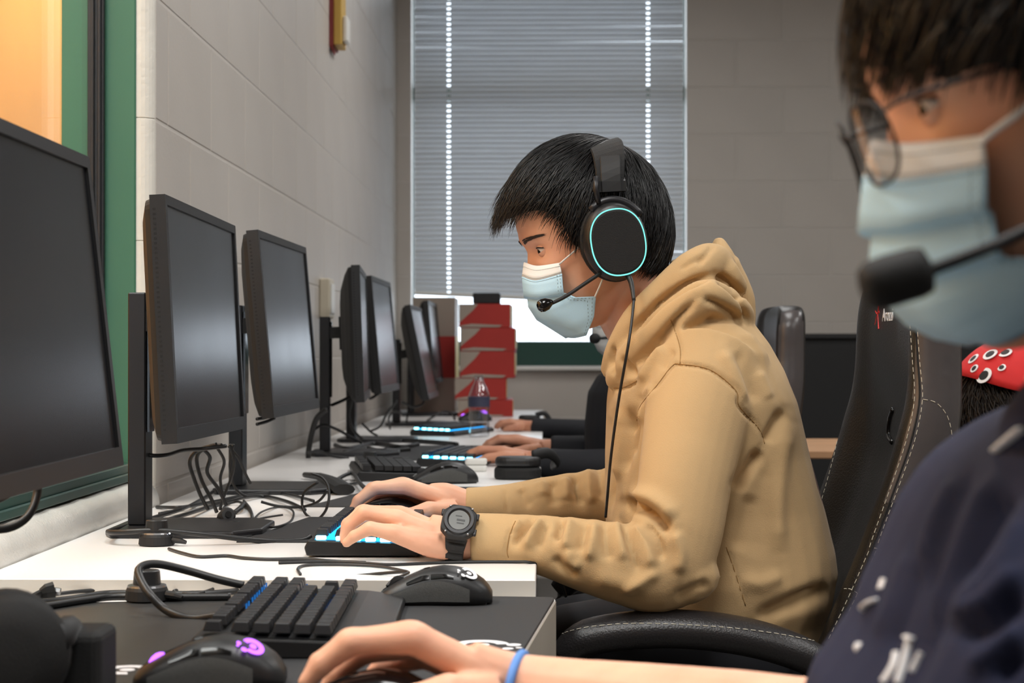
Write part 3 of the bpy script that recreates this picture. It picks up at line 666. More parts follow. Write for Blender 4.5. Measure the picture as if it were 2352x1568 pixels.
cable('mouse_cable', 'thin cable running left from the emblem mouse', [P(890, 1345, 1.985), P(905, 1330, 2.02), P(938, 1314, 2.06), P(880, 1316, 2.09), P(800, 1324, 2.10), P(700, 1331, 2.09), P(600, 1330, 2.085), P(528, 1330, 2.08), P(500, 1338, 2.075)], 0.0019)
cable('keyboard_cable', 'thick black looped cable behind the keyboard of the nearest desk', [P(560, 1344, 1.96), P(500, 1330, 1.955), P(430, 1310, 1.95), P(370, 1296, 1.94), P(335, 1297, 1.93), P(318, 1310, 1.92), P(325, 1336, 1.90), P(345, 1366, 1.885), P(375, 1396, 1.88), P(410, 1414, 1.87), P(450, 1421, 1.865), P(500, 1414, 1.86)], 0.0044, seg=10)
nk = NZ + MT + 0.004
cable('power_cable', 'black cable running along the back of the nearest desk', onz([(0, 1384), (80, 1383), (160, 1375), (240, 1363), (330, 1362), (420, 1364), (520, 1360), (560, 1352)], nk), 0.0036)
cable('power_cable', 'lower black cable curving over the back of the shiny mat', onz([(10, 1393), (60, 1397), (120, 1389), (190, 1378), (260, 1370), (340, 1371), (430, 1371), (530, 1370)], nk), 0.0042)
cable('usb_cable', 'thin black cable behind the dial of the nearest desk', onz([(60, 1384), (110, 1368), (180, 1358), (260, 1354), (330, 1358)], nk), 0.0022)
cable('usb_cable', 'thin black cable right of the dial of the nearest desk', onz([(400, 1358), (440, 1346), (500, 1346), (560, 1350)], nk), 0.0024)
cable('headset_cable', 'pair of thin cables leaving the dial toward the keyboard', onz([(420, 1363), (450, 1364), (490, 1352), (520, 1345)], nk + 0.002), 0.0018)
pl = thing('usb_plug', 'black angled plug on the cables at the left', 'plug', tuple(DZ(112, 1362, nk)))
a, b, c = DZ(60, 1376, nk + 0.003), DZ(92, 1362, nk + 0.005), DZ(124, 1356, nk + 0.007)
MB().tube([a, b], [0.0028, 0.004], 8).build('strain_relief', M['cable'], pl)
MB().tube([b, b.lerp(c, 0.4), c], [(0.005, 0.004), (0.009, 0.007), (0.010, 0.007)], 8).build('plug_body', M['black_soft'], pl)
MB().tube([c, c + Vector((0.007, 0, -0.001))], [0.004, 0.004], 6).build('contact', M['steel'], pl)
cable('usb_cable', 'thin black lead of the angled plug', [DZ(8, 1392, nk), DZ(30, 1386, nk), a], 0.0026)
# monitor 1 hanging leads
cable('monitor_cable', 'grey lead hanging below the nearest monitor', [P(88, 1095, 1.80), P(86, 1130, 1.80), P(74, 1170, 1.79), P(50, 1198, 1.78), P(10, 1214, 1.77), P(-60, 1216, 1.76)], 0.0042, 'cable_grey')
cable('monitor_cable', 'shorter lead hanging below the nearest monitor', [P(48, 1098, 1.76), P(36, 1118, 1.76), P(8, 1142, 1.75), P(-60, 1165, 1.74)], 0.0036)
# monitor 2 leads
cable('monitor_cable', 'lead sagging from the second monitor to its post', [P(520, 1024, 2.72), P(470, 1030, 2.70), P(420, 1034, 2.66), P(385, 1044, 2.62), P(352, 1046, 2.60), P(330, 1040, 2.60)], 0.0030)
cable('monitor_cable', 'lead bowed left of the second monitor post', [P(330, 1060, 2.62), P(308, 1080, 2.62), P(300, 1105, 2.63), P(312, 1140, 2.64), P(335, 1160, 2.66)], 0.0028)
hang = [
 [(498, 1020), (455, 1034), (436, 1060), (446, 1100), (462, 1140), (478, 1170)],
 [(510, 1022), (470, 1030), (452, 1052), (462, 1100), (485, 1145), (498, 1176)],
 [(465, 1030), (482, 1050), (476, 1085), (500, 1120), (520, 1160)],
 [(500, 1030), (515, 1060), (506, 1100), (514, 1150)],
 [(528, 1020), (538, 1060), (530, 1100), (514, 1140), (505, 1170)],
 [(525, 1024), (548, 1052), (560, 1080), (575, 1110)],
 [(536, 1020), (528, 1070), (540, 1120), (565, 1140)]]
for i, h in enumerate(hang):
    cable('hanging_cable', ['outermost', 'second', 'looped third', 'straight fourth', 'curved fifth', 'slanting sixth', 'innermost'][i] + ' lead of the bundle hanging between the second and third monitors',
          [P(x, y, 2.78 + 0.045 * k / len(h) + 0.02 * i) for k, (x, y) in enumerate(h)], 0.0030 if i < 3 else 0.0024)
tang = [
 ([(360, 1164), (420, 1164), (500, 1150), (560, 1138), (640, 1132), (720, 1150)], 0.0028, 'tangled cable nearest the wall on the white desk'),
 ([(365, 1180), (420, 1168), (470, 1142), (490, 1128)], 0.0030, 'cable slanting up from the post toward the wall'),
 ([(362, 1200), (430, 1180), (500, 1158), (560, 1142), (610, 1140), (660, 1152), (700, 1170)], 0.0032, 'long cable crossing the white desk behind the post'),
 ([(370, 1198), (420, 1196), (480, 1196), (540, 1202), (570, 1196)], 0.0034, 'short thick cable ending at the round connector'),
 ([(520, 1200), (508, 1180), (520, 1160), (548, 1152), (570, 1168), (578, 1190), (560, 1206), (530, 1204), (512, 1186)], 0.0021, 'small coil of thin cable beside the round connector'),
 ([(578, 1200), (600, 1176), (640, 1164), (672, 1172), (668, 1196), (630, 1210), (590, 1206), (572, 1200), (600, 1190), (650, 1182)], 0.0016, 'thin wire loop over the corner of the mouse mat'),
 ([(560, 1150), (575, 1170), (580, 1196), (572, 1206)], 0.0024, 'curled cable end by the coil'),
 ([(540, 1176), (552, 1166), (560, 1156)], 0.0040, 'stub of cable above the round connector'),
 ([(730, 1108), (700, 1130), (694, 1158), (704, 1182), (728, 1192), (748, 1172), (756, 1140), (752, 1112), (738, 1096), (716, 1088)], 0.0022, 'upright loop of thin cable left of the right hand'),
 ([(600, 1152), (640, 1162), (690, 1164), (730, 1152), (752, 1126)], 0.0022, 'cable running under the upright loop'),
 ([(600, 1130), (660, 1122), (720, 1124), (780, 1114), (830, 1108)], 0.0022, 'thin cable between the third monitor and the far keyboard'),
 ([(770, 1098), (795, 1084), (812, 1082), (824, 1100), (840, 1116), (860, 1126)], 0.0040, 'thick bent cable behind the right hand'),
 ([(960, 1096), (985, 1082), (1000, 1068), (1012, 1058)], 0.0018, 'thin cable of the mouse beyond the wrists')]
for pts, r, lab in tang:
    off = 0.012 if 'upright' in lab else 0.0
    if 'upright' in lab: pp = [P(x, y, 2.83 + 0.01 * math.sin(k)) for k, (x, y) in enumerate(pts)]
    elif 'bent' in lab: pp = [DZ(x, y + 6, DZT + 0.012) for x, y in pts]
    else: pp = [DZ(x, y, DZT + r + 0.004 * (k % 2)) for k, (x, y) in enumerate(pts)]
    cable('desk_cable', lab, pp, r)
q = DZ(520, 1186, DZT + 0.012)
cn = thing('round_connector', 'round barrel connector lying in the cable tangle', 'connector', (q.x, q.y, DZT))
MB().lathe([(0.009, -0.012), (0.012, -0.010), (0.012, 0.008), (0.009, 0.011)], 16, Matrix.Translation(q) @ Matrix.Rotation(1.2, 4, 'X') @ Matrix.Rotation(0.4, 4, 'Y')).build('barrel', M['black_soft'], cn)
MB().lathe([(0.004, 0.010), (0.005, 0.013)], 10, Matrix.Translation(q) @ Matrix.Rotation(1.2, 4, 'X') @ Matrix.Rotation(0.4, 4, 'Y')).build('socket', M['black_gloss'], cn)
# power plug + lead left of the right hand
q0, q1, q2, q3 = DZ(700, 1090, DZT + 0.008), DZ(735, 1094, DZT + 0.009), DZ(765, 1108, DZT + 0.010), DZ(790, 1124, DZT + 0.010)
pp = thing('power_plug', 'black flat power plug behind the upright cable loop', 'plug', (q1.x, q1.y, DZT))
MB().tube([q0, q1], [0.0055, 0.0075], 10).build('strain_relief', M['cable'], pp)
MB().tube([q1, q1.lerp(q2, 0.5), q2, q3], [(0.007, 0.010), (0.009, 0.018), (0.010, 0.022), (0.010, 0.020)], 10).build('plug_body', M['black_soft'], pp)
# leads around the far posts
far = [([(822, 900), (790, 918), (762, 930)], 4.45, 0.004, 'lead from the fourth monitor to its post'),
 ([(752, 938), (728, 960), (715, 1000), (708, 1045), (712, 1060)], 4.25, 0.0065, 'thick lead bowed left of the fourth monitor post'),
 ([(716, 990), (740, 976), (770, 984), (800, 1000), (830, 1016)], 4.3, 0.0035, 'lead arching across the fourth monitor post'),
 ([(704, 1040), (735, 1036), (760, 1046), (800, 1052)], 4.25, 0.0035, 'low lead by the base of the fourth monitor post'),
 ([(812, 912), (802, 950), (810, 985), (832, 1008)], 4.7, 0.0035, 'lead curving behind the fourth monitor post'),
 ([(832, 972), (852, 992), (866, 1000)], 4.75, 0.003, 'short lead slanting past the fifth monitor post'),
 ([(880, 895), (860, 910), (850, 915)], 5.1, 0.004, 'lead under the fifth monitor'),
 ([(912, 920), (888, 950), (874, 978), (850, 990)], 5.4, 0.0035, 'lead arching left of the fifth monitor post'),
 ([(926, 950), (905, 945), (893, 960), (896, 985)], 5.5, 0.003, 'small lead loop beside the fifth monitor post'),
 ([(920, 922), (950, 934), (972, 926), (970, 912)], 6.0, 0.004, 'lead loop under the sixth monitor'),
 ([(960, 985), (990, 960), (1020, 945), (1040, 952), (1046, 970)], 6.6, 0.004, 'lead arching in front of the red boxes'),
 ([(590, 962), (612, 958), (626, 950)], 3.2, 0.003, 'upper of two leads under the third monitor'),
 ([(590, 974), (612, 968), (630, 960)], 3.22, 0.003, 'lower of two leads under the third monitor'),
 ([(940, 905), (938, 940), (932, 975)], 6.2, 0.003, 'thin lead hanging beside the sixth monitor post')]
for pts, d, r, lab in far:
    cable('monitor_cable', lab, [P(x, y, d + 0.03 * k) for k, (x, y) in enumerate(pts)], r)
for i, (pts, lab) in enumerate((([(770, 1022), (800, 1030), (860, 1018), (920, 1026), (960, 1020)], 'jumbled dark cable under the fourth monitor'),
                   ([(790, 1040), (840, 1030), (880, 1036), (940, 1032)], 'second jumbled dark cable under the fifth monitor'),
                   ([(840, 1006), (900, 1010), (980, 1014), (1050, 1020)], 'dark cable in front of the lit keyboard'))):
    cable('desk_cable', lab, [DZ(x, y, DZT + 0.006) for x, y in pts], 0.006)

# ------------------------------------------------------------------ small things on the far desks
nt_ = tag(MB().add([DZ(845, 1078, DZT + 0.001), DZ(868, 1086, DZT + 0.001), DZ(902, 1060, DZT + 0.012), DZ(878, 1056, DZT + 0.008)], [(0, 1, 2, 3)]).build('sticky_note', M['note']), 'yellow paper note lying beside the white-lit dial', 'note')
so = nt_.modifiers.new('s', 'SOLIDIFY'); so.thickness = 0.0006
er = DZ(1093, 1083, DZT)
for k, lab in enumerate(('upper of two small white cases near the lying headset', 'lower of two small white cases near the lying headset')):
    o = MB().prism(rrect(-0.023, -0.012, 0.023, 0.012, 0.008), 0, 0.0135).build('small_case', M['white_plastic'], bevel=0.004, segs=3, smooth=True, T=Matrix.Translation((er.x, er.y + 0.01, DZT + 0.0142 * (1 - k))))
    tag(o, lab, 'case', 'small white cases')
# headset lying on the second desk
hc = DZ(1188, 1103, DZT)
hs = thing('headset', 'black headset lying on the white desk near the small white cases', 'headset', (hc.x, hc.y + 0.03, DZT))
MB().prism([(x, y) for x, y in rrect(-0.046, -0.036, 0.046, 0.036, 0.03, 6)], 0.0, 0.024).build('ear_cushion', M['mesh_black'], hs, bevel=0.006, segs=3, T=Matrix.Translation((hc.x, hc.y + 0.04, DZT)))
MB().prism([(x, y) for x, y in rrect(-0.044, -0.034, 0.046, 0.034, 0.03, 6)], 0.0, 0.020).build('ear_cup', M['black'], hs, bevel=0.007, segs=3, T=Matrix.Translation((hc.x, hc.y + 0.04, DZT + 0.0245)))
MB().tube(catmull([Vector((hc.x + 0.03, hc.y + 0.04, DZT + 0.046)), Vector((hc.x + 0.06, hc.y + 0.06, DZT + 0.050)), Vector((hc.x + 0.08, hc.y + 0.12, DZT + 0.03)), Vector((hc.x + 0.07, hc.y + 0.19, DZT + 0.018))], 5), 0.011, 8, flat=0.5).build('headband', M['black_soft'], hs, smooth=True)
# water bottle
bp_ = DZ(1100, 1003, DZT)
bt = thing('water_bottle', 'clear ribbed plastic water bottle with dark label in front of the red boxes', 'bottle', (bp_.x, bp_.y, DZT))
T = Matrix.Translation((bp_.x, bp_.y, DZT))
s_ = 1.0
prof = [(0.026, 0), (0.031, 0.004)] + [(0.031 - 0.0022 * (k % 2), 0.012 + 0.012 * k) for k in range(6)] + [(0.0315, 0.088), (0.0315, 0.118), (0.029, 0.128), (0.022, 0.146), (0.0135, 0.162), (0.0125, 0.172)]
MB().lathe(prof, 28, T).build('bottle_body', M['bottle'], bt, smooth=True)
MB().lathe([(0.0320, 0.088), (0.0320, 0.118)], 28, T).build('label', M['label'], bt)
MB().lathe([(0.0128, 0.166), (0.0132, 0.168), (0.0132, 0.178), (0.0118, 0.180)], 20, T).build('cap', M['bottle'], bt)

# ------------------------------------------------------------------ boxes in the far corner
def product_box(label, x0, x1, y, z0, z1, dx=0.0, yaw=0.0, kind='red'):
    t = thing('product_box', label, 'box', ((x0 + x1) / 2 + dx, y, z0), group='stacked product boxes')
    T = Matrix.Translation(((x0 + x1) / 2 + dx, y, z0)) @ Matrix.Rotation(yaw, 4, 'Z'); w = (x1 - x0) / 2; h = z1 - z0
    MB().box((-w, 0, 0), (w, 0.30, h - 0.001), T).build('carton', M['red' if kind == 'red' else 'grey_card'], t, bevel=0.0015)
    if kind == 'red':
        # printed grey swoosh on the front and cream end label
        MB().add([T @ Vector(p) for p in ((-w, -0.0008, h * 0.98), (-w * 0.25, -0.0008, h * 0.98), (-w * 0.45, -0.0008, h * 0.72), (-w * 0.97, -0.0008, h * 0.22), (-w, -0.0008, h * 0.2))], [(0, 1, 2, 3, 4)]).build('printed_swoosh', M['grey_card'], t)
        MB().add([T @ Vector(p) for p in ((-w * 0.95, -0.0008, h * 0.02), (w * 0.55, -0.0008, h * 0.02), (w * 0.7, -0.0008, h * 0.10), (-w * 0.5, -0.0008, h * 0.16), (-w * 0.95, -0.0008, h * 0.08))], [(0, 1, 2, 3, 4)]).build('printed_stripe', M['grey_card'], t)
        MB().box((w, 0.004, h * 0.12), (w + 0.0012, 0.29, h * 0.92), T).build('end_label', M['cream_card'], t)
    else:
        MB().box((-w - 0.0008, -0.0010, h * 0.30), (w + 0.0008, 0, h * 0.66), T).build('red_band', M['red'], t)
        MB().box((w, 0.004, h * 0.30), (w + 0.0012, 0.29, h * 0.66), T).build('end_label', M['cream_card'], t)
    return t
YB = 7.05
def zpx(py, d): return P(1100, py, d).z
zs = [DZT, zpx(918, YB), zpx(868, YB), zpx(806, YB), zpx(752, YB), zpx(697, YB)]
xs = [(1052, 1178, 0), (1048, 1166, -0.005), (1056, 1182, 0), (1056, 1182, 0.002), (1054, 1172, 0)]
names = ['lowest red box of the stack behind the bottle', 'second lowest red box of the stack, pushed left', 'middle red box of the stack', 'second highest red box of the stack', 'topmost red box of the stack, under the black box']
for k in range(5):
    a = P(xs[k][0], 800, YB).x; b = P(xs[k][1], 800, YB).x
    product_box(names[k], a, b, YB, zs[k], zs[k + 1], xs[k][2], random.uniform(-0.02, 0.02))
o = MB().box((P(1085, 700, YB).x, YB + 0.03, zs[5]), (P(1148, 700, YB).x, YB + 0.16, zs[5] + 0.042)).build('black_box', M['black_soft'], bevel=0.004); tag(o, 'small black box on top of the red box stack', 'box')
a = P(948, 800, 7.52).x; b = P(1046, 800, 7.52).x
product_box('tall grey box with a red band left of the red stack', a, b, 7.50, DZT, P(1000, 682, 7.52).z, kind='grey')

# ------------------------------------------------------------------ back of the room
cb = thing('low_cabinet', 'long low black cabinet against the back wall', 'cabinet', (1.8, 7.7, 0))
x0 = 0.93; x1 = 3.2; zt_ = P(1900, 766, 7.6).z
MB().box((x0, 7.6, 0.05), (x1, 7.98, zt_ - 0.02)).build('body', M['black_soft'], cb, bevel=0.003)
MB().box((x0 - 0.01, 7.58, zt_ - 0.02), (x1 + 0.01, 7.985, zt_)).build('top', M['black'], cb, bevel=0.002)
for k in range(4):
    a = x0 + 0.02 + k * 0.56
    d = MB().box((a, 7.585, 0.08), (a + 0.54, 7.60, zt_ - 0.04)).build('door', M['black_soft'], cb, bevel=0.002)
    MB().box((a + 0.48, 7.575, 0.6), (a + 0.49, 7.585, 0.72)).build('handle', M['dark_metal'], d)
tb = thing('side_table', 'table with a tan wooden edge behind the black chair', 'table', (0.95, 5.2, 0))
MB().box((0.62, 4.85, 0.70), (1.5, 5.5, 0.722)).build('table_top', M['wood'], tb, bevel=0.003)
for x, y in ((0.66, 4.9), (1.46, 4.9), (0.66, 5.45), (1.46, 5.45)): MB().box((x - 0.02, y - 0.02, 0), (x + 0.02, y + 0.02, 0.70)).build('leg', M['dark_metal'], tb)
# headset standing on the near-left of the nearest desk
hx = thing('headset', 'blurred black headset standing at the bottom left corner', 'headset', tuple(DZ(110, 1600, NZ + MT)))
c0 = P(20, 1560, 1.37)
Tm = Matrix.Translation((c0.x, c0.y, NZ + MT + 0.046)) @ Matrix.Rotation(0.35, 4, 'Z') @ Matrix.Rotation(PI / 2, 4, 'X')
MB().lathe([(0.028, -0.012), (0.043, -0.006), (0.045, 0.008), (0.040, 0.016), (0.02, 0.02)], 32, Tm).build('ear_cup', M['mesh_black'], hx, smooth=True)
MB().lathe([(0.036, 0.016), (0.044, 0.018), (0.044, 0.036), (0.032, 0.040)], 32, Tm @ Matrix.Translation((0, 0, -0.055))).build('ear_cushion', M['mesh_black'], hx, smooth=True)
c1 = P(175, 1500, 1.44)
MB().box((-0.026, -0.03, -0.028), (0.026, 0.03, 0.026), Matrix.Translation((c1.x, c1.y, NZ + MT + 0.029))).build('hinge_block', M['mesh_black'], hx, bevel=0.007, segs=3)
MB().tube([Vector((c0.x + 0.035, c0.y, NZ + 0.060)), Vector(((c0.x + c1.x) / 2 + 0.01, c1.y, NZ + 0.056)), Vector((c1.x, c1.y, NZ + 0.048))], 0.012, 10).build('yoke', M['black_soft'], hx, smooth=True)
# ================================================================== PEOPLE: shared builders
def sgnpow(v, e): return np.sign(v) * np.abs(v) ** e
HZ = [-0.119, -0.117, -0.112, -0.10, -0.08, -0.06, -0.04, -0.02, 0.0, 0.02, 0.04, 0.07, 0.095, 0.110, 0.1165, 0.118]
HF = [0.050, 0.060, 0.0655, 0.0715, 0.0765, 0.0800, 0.0815, 0.0815, 0.0815, 0.0855, 0.0870, 0.080, 0.062, 0.037, 0.010, -0.008]
HB = [0.020, 0.005, -0.005, -0.025, -0.055, -0.076, -0.088, -0.095, -0.099, -0.100, -0.100, -0.095, -0.080, -0.055, -0.028, -0.012]
HW = [0.012, 0.026, 0.036, 0.047, 0.0575, 0.0640, 0.0690, 0.0730, 0.0760, 0.077, 0.0765, 0.072, 0.062, 0.045, 0.018, 0.003]
def face_feat(y, z):
    ay = np.abs(y); e = np.exp
    d = 0.019 * e(-(y / 0.0105) ** 2) * np.interp(z, [-0.062, -0.053, -0.043, -0.02, 0.006], [0, 0.75, 1, 0.5, 0.0])
    d += 0.007 * e(-((ay - 0.012) / 0.007) ** 2 - ((z + 0.047) / 0.008) ** 2)
    d += -0.0065 * e(-((ay - 0.031) / 0.015) ** 2 - (z / 0.011) ** 2)
    d += 0.003 * e(-((ay - 0.028) / 0.02) ** 2 - ((z - 0.02) / 0.009) ** 2)
    d += 0.003 * e(-((ay - 0.045) / 0.016) ** 2 - ((z + 0.03) / 0.016) ** 2)
    d += 0.005 * e(-(y / 0.02) ** 2) * (e(-((z + 0.072) / 0.005) ** 2) + e(-((z + 0.083) / 0.006) ** 2))
    d += -0.003 * e(-(y / 0.012) ** 2 - ((z + 0.092) / 0.006) ** 2)
    return d
def head_grid(nz=64, na=72):
    zs = np.concatenate([np.linspace(HZ[0], -0.11, 6)[:-1], np.linspace(-0.11, 0.108, nz), np.linspace(0.108, HZ[-1], 7)[1:]])
    a = np.linspace(0, 2 * PI, na, endpoint=False); rings = []
    for z in zs:
        xf, xb, w = np.interp(z, HZ, HF), np.interp(z, HZ, HB), np.interp(z, HZ, HW)
        xc = (xf + xb) / 2; A = (xf - xb) / 2; n = 2.25
        x = xc + A * sgnpow(np.cos(a), 2 / n); y = w * sgnpow(np.sin(a), 2 / n)
        front = np.clip((np.cos(a) - 0.15) / 0.4, 0, 1)
        x = x + front * face_feat(y, np.full_like(y, z))
        rings.append([(x[i], y[i], z) for i in range(na)])
    return rings
def xsurf(y, z):
    xf, xb, w = np.interp(z, HZ, HF), np.interp(z, HZ, HB), np.interp(z, HZ, HW)
    xc = (xf + xb) / 2; A = (xf - xb) / 2; n = 2.25
    q = max(1e-4, 1 - (abs(y) / w) ** n)
    return xc + A * q ** (1 / n) + float(face_feat(np.array(y), np.array(z)))
def head_matrix(eye_px, eye_d, yaw, pitch, roll=0.0, face=(-1, 0, 0), s=1.0):
    F = Vector(face).normalized(); U = Vector((0, 0, 1)); L = U.cross(F)
    y, p = math.radians(yaw), math.radians(pitch)
    F0 = F * math.cos(y) + L * math.sin(y); L0 = L * math.cos(y) - F * math.sin(y)
    F1 = F0 * math.cos(p) - U * math.sin(p); U1 = U * math.cos(p) + F0 * math.sin(p)
    r = math.radians(roll); L2 = L0 * math.cos(r) + U1 * math.sin(r); U2 = U1 * math.cos(r) - L0 * math.sin(r)
    R = Matrix(((F1.x, L2.x, U2.x), (F1.y, L2.y, U2.y), (F1.z, L2.z, U2.z))) * s
    o = P(eye_px[0], eye_px[1], eye_d) - R @ Vector((0.073, 0.031, 0.0))
    T = R.to_4x4(); T.translation = o; return T
def remeshed(mb, voxel, iters=4, factor=0.5, T=None):
    me = mb.mesh(T=T); o = bpy.data.objects.new('tmp', me); COL.objects.link(o)
    m = o.modifiers.new('r', 'REMESH'); m.mode = 'VOXEL'; m.voxel_size = voxel; m.use_smooth_shade = True
    if iters:
        q = o.modifiers.new('s', 'SMOOTH'); q.factor = factor; q.iterations = iters
    dg = bpy.context.evaluated_depsgraph_get(); out = bpy.data.meshes.new_from_object(o.evaluated_get(dg))
    bpy.data.objects.remove(o); bpy.data.meshes.remove(me)
    out.polygons.foreach_set('use_smooth', [True] * len(out.polygons)); out.update(); return out
def mesh_vn(me):
    n = len(me.vertices); V = np.empty(n * 3, np.float32); N = np.empty(n * 3, np.float32)
    me.vertices.foreach_get('co', V); me.vertex_normals.foreach_get('vector', N)
    return V.reshape(-1, 3).astype(float), N.reshape(-1, 3).astype(float)
def seg_dist(px, py, pts):
    best = np.full(px.shape, 1e9); tt = np.zeros(px.shape); tot = sum(math.dist(a, b) for a, b in zip(pts[:-1], pts[1:])); acc = 0
    for (ax, ay), (bx, by) in zip(pts[:-1], pts[1:]):
        dx, dy = bx - ax, by - ay; l2 = dx * dx + dy * dy; t = np.clip(((px - ax) * dx + (py - ay) * dy) / l2, 0, 1)
        d = np.hypot(px - ax - t * dx, py - ay - t * dy); k = d < best
        best = np.where(k, d, best); tt = np.where(k, (acc + t * math.sqrt(l2)) / tot, tt); acc += math.sqrt(l2)
    return best, tt
def folds(me, strokes, dmin=0, dmax=99):
    """press creases (amp < 0) and lift ridges (amp > 0) along strokes traced over the cloth"""
    V, N = mesh_vn(me); px, py, dp = proj(V)
    view = V - np.array([0, 0, CAMZ]); view /= np.linalg.norm(view, axis=1)[:, None]
    facing = np.clip(-(N * view).sum(1) * 2.0 + 0.5, 0, 1) * ((dp > dmin) & (dp < dmax))
    disp = np.zeros(len(V))
    for pts, w, amp in strokes:
        cp = [(v.x, v.y) for v in catmull([(x, y, 0) for x, y in pts], 5)] if len(pts) > 2 else pts
        xs = [q[0] for q in cp]; ys = [q[1] for q in cp]; m = 4 * w
        sel = np.where((px > min(xs) - m) & (px < max(xs) + m) & (py > min(ys) - m) & (py < max(ys) + m))[0]
        if len(sel) == 0: continue
        d, t = seg_dist(px[sel], py[sel], cp)
        end = np.clip(np.minimum(t, 1 - t) / 0.18, 0.15, 1)
        disp[sel] += amp * np.exp(-(d / w) ** 2) * end
    V2 = V + N * (disp * facing)[:, None]
    me.vertices.foreach_set('co', V2.astype(np.float32).ravel()); me.update()
def on_surface(me, pts_px, dmin, dmax, off=0.0005, n=8):
    """polyline of pixels -> points lying on the camera-facing side of a mesh"""
    from mathutils.bvhtree import BVHTree
    bv = BVHTree.FromPolygons([v.co for v in me.vertices], [tuple(p.vertices) for p in me.polygons]) if not hasattr(on_surface, 'c') or on_surface.c[0] is not me else on_surface.c[1]
    on_surface.c = (me, bv); out = []
    cp = [(v.x, v.y) for v in catmull([(x, y, 0) for x, y in pts_px], n)]
    for x, y in cp:
        d = ray(x, y).normalized(); o = Vector((0, 0, CAMZ)) + d * dmin
        h = bv.ray_cast(o, d, dmax)
        if h[0] is not None: out.append(h[0] + h[1] * off)
    return out
def strands(paths, r0, sides=3):
    """paths (N, S, 3) -> tapered thin tubes in one mesh"""
    Np, Sg, _ = paths.shape
    t = np.gradient(paths, axis=1); t /= np.linalg.norm(t, axis=2, keepdims=True) + 1e-9
    ref = np.random.normal(size=(Np, 1, 3)); u = np.cross(t, ref); u /= np.linalg.norm(u, axis=2, keepdims=True) + 1e-9; w = np.cross(t, u)
    tap = np.interp(np.linspace(0, 1, Sg), [0, 0.15, 0.6, 1], [0.6, 1, 0.85, 0.12])[None, :, None] * r0
    V = np.stack([paths + tap * (math.cos(a) * u + math.sin(a) * w) for a in [2 * PI * k / sides for k in range(sides)]], axis=2)
    V = V.reshape(-1, 3); base = (np.arange(Np)[:, None] * Sg + np.arange(Sg - 1)[None, :]) * sides
    F = []
    for k in range(sides):
        k2 = (k + 1) % sides; F.append(np.stack([base + k, base + k2, base + sides + k2, base + sides + k], axis=-1).reshape(-1, 4))
    F = np.concatenate(F)
    me = bpy.data.meshes.new('strands'); me.vertices.add(len(V)); me.vertices.foreach_set('co', V.astype(np.float32).ravel())
    me.loops.add(F.size); me.loops.foreach_set('vertex_index', F.astype(np.int32).ravel())
    me.polygons.add(len(F)); me.polygons.foreach_set('loop_start', np.arange(0, F.size, 4, dtype=np.int32))
    me.update(calc_edges=True); me.polygons.foreach_set('use_smooth', [True] * len(F)); return me
HC = np.array([-0.006, 0.0, 0.012])
def hair_dir(phi, al, w):
    w = np.array(w) / np.linalg.norm(w); t2 = np.array([0, 1.0, 0]); t1 = np.cross(t2, w); t1 = t1 if t1[0] > 0 else -t1
    phi = np.asarray(phi)[..., None]; al = np.asarray(al)[..., None]
    return w * np.cos(phi) + (t1 * np.cos(al) + t2 * np.sin(al)) * np.sin(phi)
def hair_rad(d, ax):
    a = np.where(d[..., 0] > 0, ax[0], ax[3])
    return 1 / np.sqrt((d[..., 0] / a) ** 2 + (d[..., 1] / ax[1]) ** 2 + (d[..., 2] / ax[2]) ** 2)
